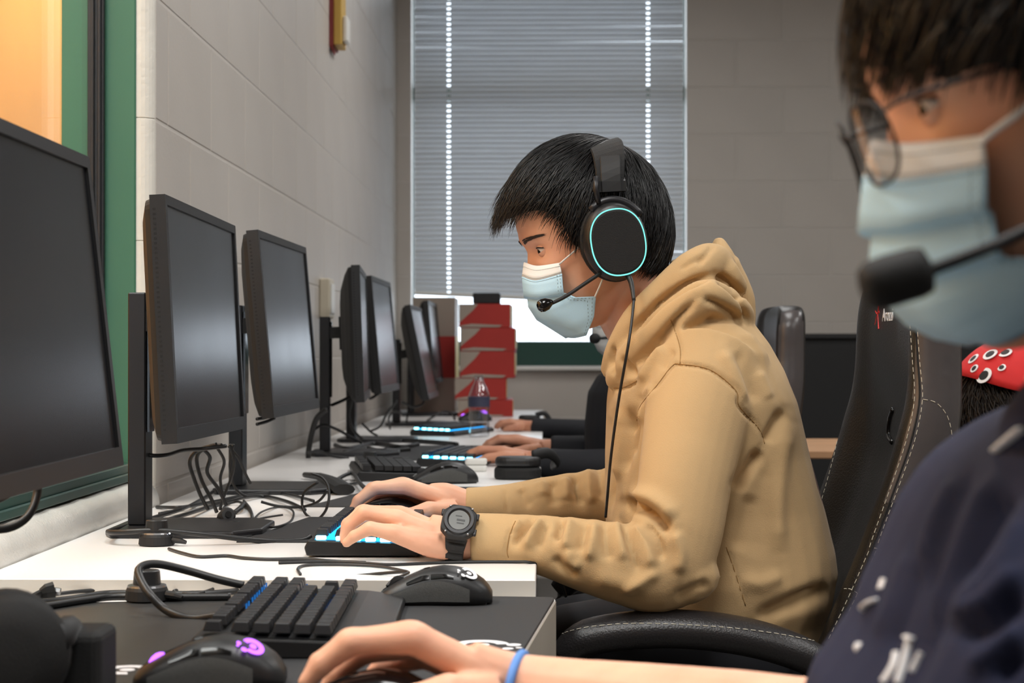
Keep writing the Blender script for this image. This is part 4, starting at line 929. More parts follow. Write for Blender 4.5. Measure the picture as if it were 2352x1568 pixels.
def hair(parent, T, m, ends, ax=(0.116, 0.091, 0.117, 0.112), w=(-0.55, 0.05, 0.83), n=6500, fringe=0.030, rnd=1.0, r0=0.0008, messy=0.005, tipdir=(0.45, 0, 0.05)):
    aa = np.radians([e[0] for e in ends]); ee = np.radians([e[1] for e in ends])
    def pend(al):
        b = np.abs((np.asarray(al) + PI) % (2 * PI) - PI); return np.interp(b, aa, ee)
    # scalp cap
    nA, nP = 72, 22; al = np.linspace(0, 2 * PI, nA, endpoint=False); V = []
    for i in range(nP + 1):
        ph = (i / nP) * (pend(al) - 0.03); d = hair_dir(np.maximum(ph, 1e-3), al, w); r = hair_rad(d, ax) - 0.006 - 0.003 * (i / nP) ** 3
        V.append(HC + d * r[:, None])
    V = np.concatenate(V); F = [(i * nA + k, i * nA + (k + 1) % nA, (i + 1) * nA + (k + 1) % nA, (i + 1) * nA + k) for i in range(nP) for k in range(nA)]
    Vw = [T @ Vector(v) for v in V]
    new_obj('scalp_hair', me_from(Vw, F), m, parent, smooth=True)
    # strands
    al = np.random.uniform(0, 2 * PI, n); pe = pend(al); ln = np.random.uniform(0.55, 1.0, n) * rnd
    p0 = np.maximum(0.0, np.random.uniform(-0.25, 1.0, n) * (pe - 0.30)); p1 = np.minimum(p0 + ln, pe + np.random.uniform(-0.05, 0.10, n))
    Sg = 9; t = np.linspace(0, 1, Sg)[None, :]
    ph = p0[:, None] + (p1 - p0)[:, None] * t; sway = np.random.normal(0, 0.10, n)[:, None]
    A = al[:, None] + sway * t + 0.10 * np.sin(2.2 * t + al[:, None] * 3) * t
    d = hair_dir(ph, A, w); lift = np.random.uniform(-0.004, messy, n)[:, None]
    r = hair_rad(d, ax) + lift * (0.3 + 0.7 * t) - 0.002 * (1 - t)
    Pth = HC + d * r[..., None]
    # fringe and tips run on along their own direction
    fw = np.clip(1 - np.abs((al + PI) % (2 * PI) - PI) / 1.0, 0, 1) * (p1 > pe - 0.25)
    tip = Pth[:, -1] - Pth[:, -3]; tip /= np.linalg.norm(tip, axis=1)[:, None] + 1e-9
    ext = (fw * fringe * np.random.uniform(0.5, 1.15, n))[:, None, None] * (np.clip((t - 0.55) / 0.45, 0, 1) ** 1.3)[..., None]
    Pth = Pth + ext * (tip * 0.75 + np.array(tipdir))[:, None, :]
    R = np.array(T); Pw = Pth @ R[:3, :3].T + R[:3, 3]
    st = new_obj('hair_strands', strands(Pw, r0), m, parent); tag(st, kind='stuff')
    return st
def finger(mb, pts, radii, n=5, seg=12):
    P2_ = [pts[0]]; R2_ = [radii[0]]
    for i in range(len(pts) - 1):
        a, b = pts[i], pts[i + 1]; ra, rb = radii[i], radii[i + 1]
        P2_ += [a.lerp(b, 0.22), a.lerp(b, 0.5), a.lerp(b, 0.80), b]; R2_ += [ra * 0.99 + rb * 0.0, (ra + rb) * 0.485, rb * 1.0, rb * 1.06 if i < len(pts) - 2 else rb]
    c = catmull(P2_, 3); rr = lerp_list(R2_, 3); mb.tube(c, rr, seg)
    for p, r in ((c[-1], rr[-1]),): mb_sphere(mb, p, r)
def mb_sphere(mb, c, r, nz=8, na=12, T=None):
    rx, ry, rz = r if isinstance(r, (list, tuple)) else (r, r, r); rings = []
    for i in range(1, nz):
        a = PI * i / nz; rings.append([Vector((c[0] + rx * math.sin(a) * math.cos(2 * PI * k / na), c[1] + ry * math.sin(a) * math.sin(2 * PI * k / na), c[2] + rz * math.cos(a))) for k in range(na)])
    mb.loft(rings)
def hand(mb, wrist, fingers, rw=0.024, rf=(0.0125, 0.0112, 0.0092, 0.0078, 0.0062)):
    """fingers: lists of (px, py, depth) wrist-side, knuckle, middle joint, last joint, tip"""
    for f in fingers: finger(mb, [P(*q) for q in f[:5]], [r * (f[5] if len(f) > 5 else 1.0) for r in rf[:len(f[:5])]])
def hring(xl, xr, py, dc, hd, n=32, e=2.4, dyaw=0.0):
    c = P((xl + xr) / 2, py, dc); hx = (xr - xl) / 2 * dc / FPX; out = []
    for k in range(n):
        a = 2 * PI * k / n; x = hx * sgnpow(math.cos(a), 2 / e); y = hd * sgnpow(math.sin(a), 2 / e)
        out.append(Vector((c.x + x + dyaw * y, c.y + y, c.z)))
    return out
def pxtube(mb, pts, n=5, seg=18):
    """pts: (px, py, depth, radius in metres or (vertical, depth) pair)"""
    c = catmull([P(x, y, d) for x, y, d, r in pts], n)
    ra = lerp_list([r[0] if isinstance(r, tuple) else r for *_, r in pts], n); rb = lerp_list([r[1] if isinstance(r, tuple) else r for *_, r in pts], n)
    mb.tube(c, list(zip(ra, rb)), seg)
    return c
def eyes(parent, T, look=(0.0, 0.0), open_=0.30, sides=(1, -1)):
    for sy in sides:
        y = 0.031 * sy; cx = xsurf(y, 0.0) - 0.0080; c = Vector((cx, y, 0.0)); r = 0.0125
        g = Matrix.Translation(c)
        mb = MB(); mb_sphere(mb, (0, 0, 0), r, 14, 20); e = mb.build('eye', M['eye_white'], parent, smooth=True, T=T @ g)
        Rl = Matrix.Rotation(look[0], 4, 'Z') @ Matrix.Rotation(look[1], 4, 'Y') @ Matrix.Rotation(PI / 2, 4, 'Y')
        MB().lathe([(0.0066, 0.0106), (0.0064, 0.0110), (0.0036, 0.0124), (0.0005, 0.0130)], 18, Matrix.Identity(4)).build('iris', M['iris'], e, smooth=True, T=T @ g @ Rl)
        rl = 0.0136
        for nm, s0, s1 in (('upper_lid', 1, 1.45), ('lower_lid', -1, -1.3)):
            vs = []; fs = []; na, ne = 18, 6
            for i in range(na + 1):
                az = -1.25 + 2.5 * i / na; ed = (open_ if s0 > 0 else open_ * 0.75) * max(0.0, math.cos(az * 1.12)) * s0 + 0.02 + 0.10 * sy * az * 0.5
                for j in range(ne + 1):
                    el = ed + (s1 - ed) * j / ne; vs.append(Vector((rl * math.cos(el) * math.cos(az), rl * math.cos(el) * math.sin(az), rl * math.sin(el))))
            for i in range(na):
                for j in range(ne): a = i * (ne + 1) + j; fs.append((a, a + ne + 1, a + ne + 2, a + 1))
            o = MB().add(vs, fs).build(nm, parent['_skin'] if False else SKIN[parent.name], parent, smooth=True, T=T @ g)
            if s0 > 0:
                MB().tube([T @ g @ vs[i * (ne + 1)] * 1.0 for i in range(1, na)], 0.0010, 5).build('eyelashes', M['brow'], parent)
SKIN = {}
def brow(parent, T, sides=(1, -1), r0=0.0004, n=170):
    for sy in sides:
        paths = []
        for i in range(n):
            t = random.random(); y = (0.012 + 0.038 * t); z = 0.0165 + 0.0035 * math.sin(t * 2.0) + random.uniform(-0.0034, 0.0034) * (1 - 0.6 * t)
            L = random.uniform(0.005, 0.009); row = []
            for k in range(4):
                yy = y + L * k / 3; zz = z + 0.0012 * k / 3 - 0.001 * t * k; row.append(T @ Vector((xsurf(yy, zz) + 0.0012, yy * sy, zz)))
            paths.append([tuple(p) for p in row])
        o = new_obj('eyebrow', strands(np.array(paths), r0), M['brow'], parent)
def ears(mb, T):
    for sy in (1, -1):
        for (x, z, rx, rz) in ((-0.012, 0.0, 0.014, 0.022), (-0.012, -0.022, 0.009, 0.012)):
            c = T @ Vector((x, sy * 0.079, z)); mb_sphere(mb, c, (rx * 0.95, 0.008, rz))
def face_mask(label, T, rows, m_blue='mask_blue', m_white='mask_white', nb=1, flare=0.0):
    t = thing('face_mask', label, 'face mask', tuple(T @ Vector((0.09, 0, -0.12))), group='surgical face masks')
    def rowpts(r):
        c, q, e = r; ctl = [(e[0], e[1], e[2]), (q[0], q[1], q[2]), (c[0], 0, c[1]), (q[0], -q[1], q[2]), (e[0], -e[1], e[2])]
        return catmull(ctl, 8)
    R = [rowpts(r) for r in rows]
    def sheet(rs, name, m):
        full = []
        for i in range(len(rs) - 1):
            for k in range(3): full.append([a.lerp(b, k / 3) for a, b in zip(rs[i], rs[i + 1])])
        full.append(rs[-1]); n = len(full[0])
        vs = [T @ p for r in full for p in r]; fs = [(i * n + k, i * n + k + 1, (i + 1) * n + k + 1, (i + 1) * n + k) for i in range(len(full) - 1) for k in range(n - 1)]
        o = new_obj(name, me_from(vs, fs), M[m], t, smooth=True); s = o.modifiers.new('s', 'SOLIDIFY'); s.thickness = 0.0009; s.offset = 1
        return o
    sheet(R[:nb + 1], 'top_band', m_white); sheet(R[nb:], 'panel', m_blue)
    mb = MB()
    def dash(a, b, ra, rb, f):                    # dashed weld line between two rows
        pts = [p.lerp(q, f) for p, q in zip(ra, rb)]
        for i in range(len(pts) - 1):
            for k in range(3):
                p = pts[i].lerp(pts[i + 1], k / 3); q = pts[i].lerp(pts[i + 1], (k + 0.55) / 3); off = Vector((p.x * 0.010, p.y * 0.02, 0))
                mb.tube([T @ (p + off), T @ (q + off)], 0.00032, 4)
    dash(0, 1, R[0], R[1], 0.30); dash(0, 1, R[0], R[1], 0.86); dash(0, 1, R[nb], R[nb + 1], 0.08)
    for i in range(nb, len(R) - 1):               # side weld dots
        for j in (1, 2):
            for side in (0, -1):
                a = R[i][j if side == 0 else -1 - j]; b = R[i + 1][j if side == 0 else -1 - j]
                for k in range(5):
                    p = a.lerp(b, k / 5); q = a.lerp(b, (k + 0.45) / 5); off = Vector((0.0006, 0.0012 * (1 if side == 0 else -1), 0)); mb.tube([T @ (p + off), T @ (q + off)], 0.00028, 4)
    tag(mb.build('weld_dots', M['mask_stitch'], t), kind='stuff')
    return t, R
# ================================================================== the boy in the tan hoodie
p1r = P(1640, 1480, 2.5); p1r.z = 0.0
P1 = thing('person', 'boy in a tan hoodie typing, black headset and blue mask, seen in profile', 'person', tuple(p1r))
SKIN[P1.name] = M['skin']
T1 = head_matrix((1237, 577), 2.452, 9, 17)
mb = MB(); mb.loft([[T1 @ Vector(p) for p in r] for r in head_grid()]); ears(mb, T1)
neck_top = T1 @ Vector((-0.030, 0, -0.045)); nb_ = P(1530, 790, 2.5)
mb.tube(catmull([neck_top, T1 @ Vector((-0.036, 0, -0.10)), P(1490, 745, 2.5), nb_, P(1560, 860, 2.5)], 5), lerp_list([(0.052, 0.052), (0.055, 0.054), (0.060, 0.058), (0.068, 0.075), (0.07, 0.09)], 5), 24)
mb.loft([hring(1470, 1700, 850, 2.5, 0.15), hring(1440, 1760, 1000, 2.5, 0.16), hring(1440, 1820, 1200, 2.5, 0.15), hring(1440, 1860, 1440, 2.5, 0.16)])
# arms inside the sleeves, then wrists
pxtube(mb, [(1600, 850, 2.40, 0.040), (1580, 1000, 2.29, 0.036), (1560, 1150, 2.26, 0.034), (1530, 1300, 2.228, 0.032), (1400, 1290, 2.226, 0.022), (1250, 1258, 2.24, 0.015), (1150, 1242, 2.25, 0.0150), (1100, 1238, 2.25, 0.0225), (1062, 1237, 2.252, (0.0245, 0.0265)), (1020, 1234, 2.252, (0.0235, 0.0275)), (985, 1230, 2.252, (0.0180, 0.029))])
pxtube(mb, [(1600, 850, 2.60, 0.040), (1560, 1000, 2.69, 0.036), (1480, 1160, 2.715, 0.034), (1350, 1156, 2.70, 0.018), (1200, 1164, 2.68, 0.015), (1110, 1165, 2.672, 0.0215), (1060, 1163, 2.667, (0.0240, 0.027)), (1020, 1154, 2.665, (0.0225, 0.030)), (990, 1154, 2.665, (0.0180, 0.029))])
# left hand on the keyboard (little finger toward the camera)
pxtube(mb, [(1052, 1252, 2.240, 0.0150), (1020, 1258, 2.233, 0.0145), (980, 1250, 2.227, 0.0140), (935, 1236, 2.223, 0.0115), (905, 1226, 2.222, 0.0100)], seg=12)
hand(mb, None, [
 [(1005, 1246, 2.228), (905, 1224, 2.222), (850, 1213, 2.220), (814, 1231, 2.223), (796, 1246, 2.226), 0.95],
 [(1005, 1232, 2.243), (912, 1192, 2.243), (838, 1177, 2.243), (803, 1206, 2.247), (792, 1238, 2.250), 1.04],
 [(1005, 1224, 2.258), (920, 1184, 2.266), (834, 1176, 2.268), (799, 1204, 2.270), (790, 1236, 2.273), 1.08],
 [(1005, 1222, 2.272), (930, 1186, 2.288), (850, 1178, 2.296), (816, 1204, 2.299), (806, 1234, 2.301), 1.05],
 [(1015, 1240, 2.272), (970, 1244, 2.300), (920, 1249, 2.322), (890, 1252, 2.330), (872, 1256, 2.332), 1.12]])
# right hand over its mouse (thumb toward the camera)
hand(mb, None, [
 [(1030, 1150, 2.653), (930, 1116, 2.643), (862, 1120, 2.639), (824, 1148, 2.639), (808, 1174, 2.639), 1.05],
 [(1030, 1148, 2.667), (926, 1114, 2.665), (856, 1122, 2.664), (822, 1150, 2.665), (810, 1176, 2.666), 1.06],
 [(1030, 1152, 2.679), (930, 1122, 2.685), (868, 1136, 2.689), (840, 1162, 2.691), (830, 1184, 2.692), 1.0],
 [(1030, 1160, 2.689), (940, 1140, 2.703), (890, 1150, 2.710), (868, 1172, 2.712), (860, 1188, 2.713), 0.9],
 [(1045, 1172, 2.640), (985, 1172, 2.621), (935, 1184, 2.613), (900, 1192, 2.615), (878, 1196, 2.617), 1.15]])
bm1 = remeshed(mb, 0.0020, 2, 0.5)
BODY1 = new_obj('body', bm1, M['skin'], P1)
eyes(P1, T1, look=(0.05, 0.30), open_=0.35); brow(P1, T1)
hair(P1, T1, M['hair'], [(0, 103), (20, 100), (38, 94), (52, 95), (62, 104), (72, 116), (90, 118), (120, 114), (150, 112), (180, 112)],
     ax=(0.120, 0.091, 0.124, 0.114), n=7500, fringe=0.020)
# fingernails
def nail(parent, px, py, d, nrm, up, s=1.0):
    c = P(px, py, d); n = Vector(nrm).normalized(); u = Vector(up); u = (u - n * u.dot(n)).normalized(); w = n.cross(u)
    vs = [c + u * (0.0055 * s * math.cos(a)) + w * (0.0045 * s * math.sin(a)) + n * 0.0004 for a in [2 * PI * k / 10 for k in range(10)]]
    new_obj('fingernail', me_from(vs + [c + n * 0.0012], [(k, (k + 1) % 10, 10) for k in range(10)]), M['nail'], parent, smooth=True)

# ---------------- hoodie
mb = MB()
C = 2.5
mb.loft([hring(1500, 1650, 690, C, 0.07), hring(1452, 1722, 735, C, 0.145, e=2.1), hring(1420, 1762, 790, C, 0.195, e=2.1), hring(1402, 1795, 850, C, 0.215, e=2.1), hring(1394, 1822, 920, C, 0.215),
         hring(1390, 1850, 1040, C, 0.205), hring(1390, 1884, 1160, C, 0.20), hring(1394, 1908, 1260, C, 0.205), hring(1396, 1914, 1310, C, 0.21), hring(1394, 1902, 1370, C, 0.205),
         hring(1398, 1888, 1410, C, 0.195), hring(1404, 1880, 1480, C, 0.19)])
# left sleeve
pxtube(mb, [(1625, 840, 2.36, 0.070), (1606, 930, 2.315, (0.064, 0.066)), (1584, 1040, 2.28, (0.062, 0.060)), (1568, 1140, 2.255, (0.062, 0.056)), (1552, 1230, 2.235, (0.058, 0.055)), (1520, 1305, 2.222, (0.050, 0.054)),
            (1440, 1296, 2.222, (0.046, 0.05)), (1350, 1275, 2.228, (0.0415, 0.045)), (1260, 1254, 2.238, (0.0345, 0.038)), (1180, 1241, 2.247, (0.0290, 0.033)), (1110, 1236, 2.250, (0.0275, 0.032)), (1084, 1235, 2.251, (0.0270, 0.0315))], seg=24)
mb_sphere(mb, P(1556, 1322, 2.225), (0.052, 0.05, 0.036))
mb_sphere(mb, P(1640, 860, 2.36), (0.075, 0.055, 0.07))
# right sleeve
pxtube(mb, [(1620, 850, 2.64, 0.07), (1570, 1000, 2.68, 0.062), (1490, 1150, 2.715, 0.058), (1420, 1148, 2.71, 0.050), (1340, 1147, 2.70, 0.0415), (1260, 1151, 2.69, 0.036), (1170, 1161, 2.678, 0.0318), (1100, 1164, 2.67, 0.0290), (1068, 1164, 2.668, 0.0285)], seg=24)
# hood rolls
for sd in (1, -1):
    dd = lambda d: d if sd > 0 else 5.0 - d
    pxtube(mb, [(1404, 856, dd(2.455), 0.015), (1424, 806, dd(2.425), 0.020), (1466, 738, dd(2.405), 0.023), (1526, 680, dd(2.395), 0.025), (1590, 628, dd(2.40), 0.029), (1632, 602, dd(2.43), 0.026), (1656, 614, dd(2.47), 0.022)])
    pxtube(mb, [(1634, 590, dd(2.455), 0.019), (1662, 630, dd(2.43), 0.022), (1688, 668, dd(2.455), 0.019)])
    pxtube(mb, [(1412, 878, dd(2.435), 0.015), (1450, 826, dd(2.392), 0.021), (1512, 762, dd(2.36), 0.024), (1572, 712, dd(2.345), 0.025), (1622, 682, dd(2.345), 0.024), (1672, 700, dd(2.38), 0.024), (1706, 728, dd(2.44), 0.017)])
    mb_sphere(mb, P(1606, 690, dd(2.40)), 0.034)
pxtube(mb, [(1590, 668, 2.5, 0.052), (1636, 628, 2.5, 0.040), (1650, 590, 2.5, (0.024, 0.034)), (1652, 566, 2.5, (0.013, 0.022)), (1651, 553, 2.5, (0.008, 0.012)), (1650, 545, 2.5, (0.005, 0.007))])
pxtube(mb, [(1650, 640, 2.5, 0.040), (1688, 678, 2.5, 0.026), (1704, 714, 2.5, 0.019), (1700, 748, 2.5, 0.020)])
hm = remeshed(mb, 0.0036, 5, 0.55)
# open the collar so the neck shows: sink cloth that would cover it
V, N = mesh_vn(hm)
st = [
 ([(1433, 1154), (1455, 1158), (1493, 1177), (1540, 1224)], 13, -0.016), ([(1440, 1136), (1500, 1150), (1552, 1196)], 20, 0.006),
 ([(1751, 1032), (1704, 1098), (1687, 1132)], 13, -0.010), ([(1802, 940), (1781, 977), (1759, 1017)], 12, -0.009), ([(1818, 960), (1795, 1040), (1786, 1130), (1784, 1210), (1790, 1280)], 20, 0.005),
 ([(1766, 1050), (1754, 1130), (1742, 1220), (1730, 1290)], 22, -0.003), ([(1727, 1130), (1710, 1200), (1690, 1270)], 20, -0.005),
 ([(1429, 1202), (1438, 1225), (1453, 1272), (1468, 1319)], 8, -0.007), ([(1415, 1195), (1424, 1240), (1436, 1290)], 12, 0.005), ([(1455, 1205), (1482, 1250), (1500, 1310)], 14, 0.006), ([(1480, 1200), (1510, 1240), (1522, 1290)], 9, -0.006), ([(1545, 1215), (1562, 1270), (1555, 1320)], 14, 0.006),
 ([(1292, 1190), (1286, 1212), (1278, 1242)], 9, -0.008), ([(1312, 1192), (1304, 1225), (1300, 1265)], 12, 0.006), ([(1345, 1198), (1338, 1230), (1330, 1270)], 10, -0.006), ([(1366, 1200), (1362, 1240), (1352, 1290)], 12, 0.006), ([(1390, 1198), (1390, 1240), (1400, 1290)], 10, -0.006),
 ([(1232, 1186), (1212, 1206), (1191, 1232), (1178, 1258)], 8, -0.008), ([(1250, 1192), (1226, 1220), (1206, 1262)], 10, 0.006), ([(1256, 1200), (1244, 1225), (1236, 1262)], 8, -0.006), ([(1196, 1196), (1180, 1218)], 8, 0.004),
 ([(1185, 1192), (1170, 1229), (1164, 1263), (1168, 1287)], 4.5, -0.0030), ([(1315, 1262), (1310, 1285), (1330, 1310)], 14, 0.005), ([(1270, 1275), (1290, 1300), (1330, 1320)], 12, -0.005), ([(1360, 1322), (1430, 1340), (1500, 1346)], 20, 0.003),
 ([(1548, 1376), (1590, 1356), (1634, 1336)], 13, -0.005), ([(1430, 1362), (1480, 1330), (1520, 1315)], 12, 0.004), 
 ([(1730, 1424), (1780, 1404), (1840, 1376), (1910, 1343)], 18, -0.009), ([(1700, 1330), (1745, 1340), (1800, 1320)], 16, 0.004),
 ([(1412, 930), (1408, 1010), (1406, 1110), (1400, 1180)], 6, -0.007), ([(1425, 930), (1424, 1020), (1420, 1110)], 9, 0.006), ([(1440, 930), (1442, 1010), (1436, 1090)], 8, -0.006), ([(1399, 949), (1396, 1040), (1394, 1120)], 4, -0.004),
 ([(1463, 966), (1456, 1010), (1450, 1050)], 8, -0.006), ([(1480, 900), (1452, 960), (1440, 1000)], 12, -0.005), ([(1503, 880), (1475, 930), (1465, 975)], 10, 0.005),
 ([(1410, 891), (1433, 889), (1463, 874)], 5, -0.005), ([(1530, 790), (1500, 830), (1470, 880)], 10, 0.006), ([(1548, 800), (1516, 850)], 8, -0.004),
 ([(1657, 800), (1690, 870), (1712, 930)], 14, 0.004), ([(1690, 800), (1716, 860), (1738, 930)], 12, -0.004), ([(1740, 850), (1768, 920)], 12, 0.003),
 ([(1540, 733), (1549, 755), (1562, 800), (1562, 835)], 3.5, -0.002), ([(1463, 966), (1471, 932), (1510, 883), (1543, 841), (1563, 836), (1632, 849), (1690, 896), (1698, 932), (1742, 982), (1756, 1018)], 4.5, -0.0035),
 ([(1668, 1253), (1687, 1309), (1712, 1392)], 3.5, -0.002),
 # hood
 ([(1440, 775), (1475, 735), (1520, 690), (1575, 655), (1640, 628)], 8, -0.010), ([(1646, 632), (1680, 655), (1712, 690)], 10, -0.010), ([(1450, 845), (1500, 796), (1545, 744), (1580, 706), (1600, 684)], 9, -0.009), ([(1612, 682), (1640, 694), (1690, 726), (1716, 747)], 9, -0.007),
 ([(1560, 620), (1592, 600), (1625, 585)], 6, -0.003), ([(1600, 610), (1622, 585), (1640, 560)], 6, -0.003), ([(1700, 670), (1712, 710), (1720, 740)], 5, -0.006), ([(1425, 820), (1450, 850), (1456, 870)], 8, -0.006), ([(1410, 790), (1404, 830), (1408, 868)], 5, -0.006)]
folds(hm, [(a, w, k * 1.45) for a, w, k in st], 2.05, 2.52)
st2 = [([(1160, 1122), (1164, 1150), (1168, 1180)], 4, -0.003), ([(1196, 1120), (1206, 1145), (1222, 1165)], 9, -0.005), ([(1240, 1105), (1246, 1140)], 12, 0.006), ([(1272, 1100), (1270, 1135), (1276, 1165)], 9, -0.008), ([(1300, 1095), (1300, 1150)], 10, 0.007), ([(1322, 1085), (1322, 1120), (1336, 1165)], 8, -0.014), ([(1352, 1075), (1352, 1120), (1360, 1160)], 10, 0.008), ([(1374, 1065), (1380, 1110), (1385, 1150)], 7, -0.007)]
folds(hm, [(a, w * 1.15, k) for a, w, k in st2], 2.54, 2.85)
hm.materials.append(M['hoodie'])
def print_mat():
    m = mat('faded_print', rgb(128, 96, 84), 0.85, col2=rgb(92, 84, 80), nscale=16, detail=6); return m
hm.materials.append(print_mat())
for p in hm.polygons:
    n = p.normal; c = p.center
    if c.x > 0.25 and n.x > 0.3 and 2.43 + 0.02 * math.sin(c.z * 60) < c.y < 2.63 and 0.74 + 0.01 * math.sin(c.y * 90) < c.z < 0.955: p.material_index = 1
HOOD1 = new_obj('hoodie', hm, None, P1)
def seam(pts, r=0.0006, lo=1.9, m='seam', name='seam'):
    q = on_surface(hm, pts, lo, 3.0, 0.0002, 6)
    if len(q) > 2: MB().tube(q, r, 5).build(name, M[m], HOOD1, smooth=True)
seam([(1540, 733), (1549, 755), (1562, 800), (1562, 835)]); seam([(1463, 966), (1471, 932), (1510, 883), (1543, 841), (1563, 836), (1632, 849), (1690, 896), (1698, 932), (1742, 982), (1756, 1018)])
seam([(1184, 1196), (1170, 1229), (1165, 1263), (1168, 1280)]); seam([(1668, 1256), (1687, 1309), (1712, 1390)], 0.0007); seam([(1410, 891), (1433, 889), (1463, 874)], 0.0007)
# trousers (mostly under the armrest)
mb = MB()
pxtube(mb, [(1760, 1500, 2.40, 0.085), (1560, 1490, 2.37, 0.080), (1380, 1500, 2.36, 0.070), (1270, 1520, 2.36, 0.062), (1250, 1640, 2.36, 0.05), (1280, 1900, 2.36, 0.045), (1290, 2080, 2.36, 0.042)])
pxtube(mb, [(1760, 1500, 2.60, 0.085), (1560, 1475, 2.63, 0.080), (1380, 1470, 2.64, 0.070), (1275, 1490, 2.64, 0.062), (1262, 1600, 2.64, 0.05), (1290, 1850, 2.64, 0.045), (1300, 2020, 2.64, 0.042)])
mb.loft([hring(1620, 1880, 1470, 2.5, 0.17), hring(1620, 1880, 1560, 2.5, 0.17)])
new_obj('trousers', remeshed(mb, 0.008, 3), M['dark_cloth'], P1)
for d in (2.36, 2.64):
    q = P(1285, 2000, d); MB().prism(rrect(-0.15, -0.045, 0.12, 0.045, 0.035), 0, 0.075).build('shoe', M['dark_cloth'], P1, bevel=0.02, segs=3, T=Matrix.Translation((q.x - 0.03, q.y, 0)))

# ---------------- mask
rowsA = [((0.0905, -0.0085), (0.080, 0.032, -0.018), (0.056, 0.064, -0.0225)), ((0.0985, -0.026), (0.0875, 0.036, -0.036), (0.0575, 0.067, -0.037)),
         ((0.1035, -0.052), (0.0935, 0.041, -0.057), (0.063, 0.068, -0.0615)), ((0.0995, -0.0545), (0.0885, 0.038, -0.0605), (0.058, 0.063, -0.0640)),
         ((0.1015, -0.066), (0.089, 0.045, -0.074), (0.049, 0.068, -0.072)), ((0.095, -0.083), (0.083, 0.047, -0.090), (0.024, 0.0725, -0.078)),
         ((0.079, -0.102), (0.070, 0.046, -0.108), (0.033, 0.066, -0.103)), ((0.0640, -0.1215), (0.0600, 0.036, -0.1235), (0.048, 0.054, -0.1245))]
MK1, RK1 = face_mask('blue surgical mask on the boy in the tan hoodie', T1, rowsA)
def loopcord(t, T, a, b, r=0.0012):
    MB().tube(catmull([T @ Vector(a), T @ (Vector(a).lerp(Vector(b), 0.5) + Vector((0, 0.004, 0))), T @ Vector(b)], 5), r, 6).build('ear_loop', M['mask_white'], t, smooth=True)
for s in (1, -1):
    loopcord(MK1, T1, (0.057, 0.065 * s, -0.024), (0.016, 0.082 * s, -0.004)); loopcord(MK1, T1, (0.026, 0.072 * s, -0.079), (0.004, 0.080 * s, -0.050))

# ---------------- headset
HS = thing('headset', 'black headset with a glowing teal ring on the boy in the tan hoodie', 'headset', tuple(T1 @ Vector((-0.03, 0.1, -0.06))))
def ellipse_loft(T, prof, ex, ey, n=40):            # prof: (scale, height)
    return [[T @ Vector((ex * s * math.cos(2 * PI * k / n), ey * s * math.sin(2 * PI * k / n), h)) for k in range(n)] for s, h in prof]
cupc = P(1413, 553, 2.388)
def cup_frame(side):
    Yv = (T1.to_3x3() @ Vector((0, side, 0))).normalized(); Z = (T1.to_3x3() @ Vector((-0.12, 0, 1)))
    z = Yv; y = (Z - z * Z.dot(z)).normalized(); x = y.cross(z)
    c = T1.inverted() @ cupc; c.y *= side; c = T1 @ c
    return Matrix(((x.x, y.x, z.x, c.x), (x.y, y.y, z.y, c.y), (x.z, y.z, z.z, c.z), (0, 0, 0, 1)))
for sd in (1, -1):
    Tc = cup_frame(sd)
    MB().loft(ellipse_loft(Tc, [(0.80, -0.030), (1.06, -0.026), (1.08, -0.014), (0.95, -0.008)], 0.0400, 0.0490)).build('ear_cushion', M['mesh_black'], HS, smooth=True)
    MB().loft(ellipse_loft(Tc, [(0.85, -0.010), (1.05, -0.006), (1.05, 0.002), (0.97, 0.010), (0.90, 0.0145)], 0.0400, 0.0490)).build('ear_cup', M['black'], HS, smooth=True)
    To = Tc @ Matrix.Translation((-0.005 * sd if False else 0.0, -0.002, 0.0))
    ringp = [Tc @ Vector((0.0008 + 0.0352 * sgnpow(math.cos(2 * PI * k / 64), 0.86), -0.0025 + 0.0425 * sgnpow(math.sin(2 * PI * k / 64), 0.86), 0.0142)) for k in range(65)]
    pl_ = [Tc @ Vector((0.0008 + 0.0345 * sgnpow(math.cos(2 * PI * k / 64), 0.86), -0.0025 + 0.0418 * sgnpow(math.sin(2 * PI * k / 64), 0.86), h)) for h in (0.010, 0.0150, 0.0162) for k in range(64)]
    sc = Tc @ Vector((0.0008, -0.0025, 0.0165))
    MB().loft([pl_[0:64], pl_[64:128], [p.lerp(sc, 0.06) for p in pl_[128:192]]]).build('speaker_plate', M['mesh_black'], HS)
    MB().tube(ringp, 0.00115, 8, caps=False).build('light_ring', M['ring'], HS, smooth=True)
    # yoke over the cup
    yk = [Tc @ Vector((0.0435 * math.cos(a), 0.0530 * math.sin(a), 0.002)) for a in np.linspace(math.radians(30), math.radians(125), 12)]
    MB().tube(yk, 0.0055, 8, flat=0.7).build('yoke', M['dark_metal'], HS, smooth=True)
    MB().tube([yk[9], Tc @ Vector((-0.014, 0.070, 0.002)), Tc @ Vector((-0.010, 0.085, -0.001))], [(0.007, 0.004)] * 3, 8).build('arm', M['dark_metal'], HS, smooth=True)
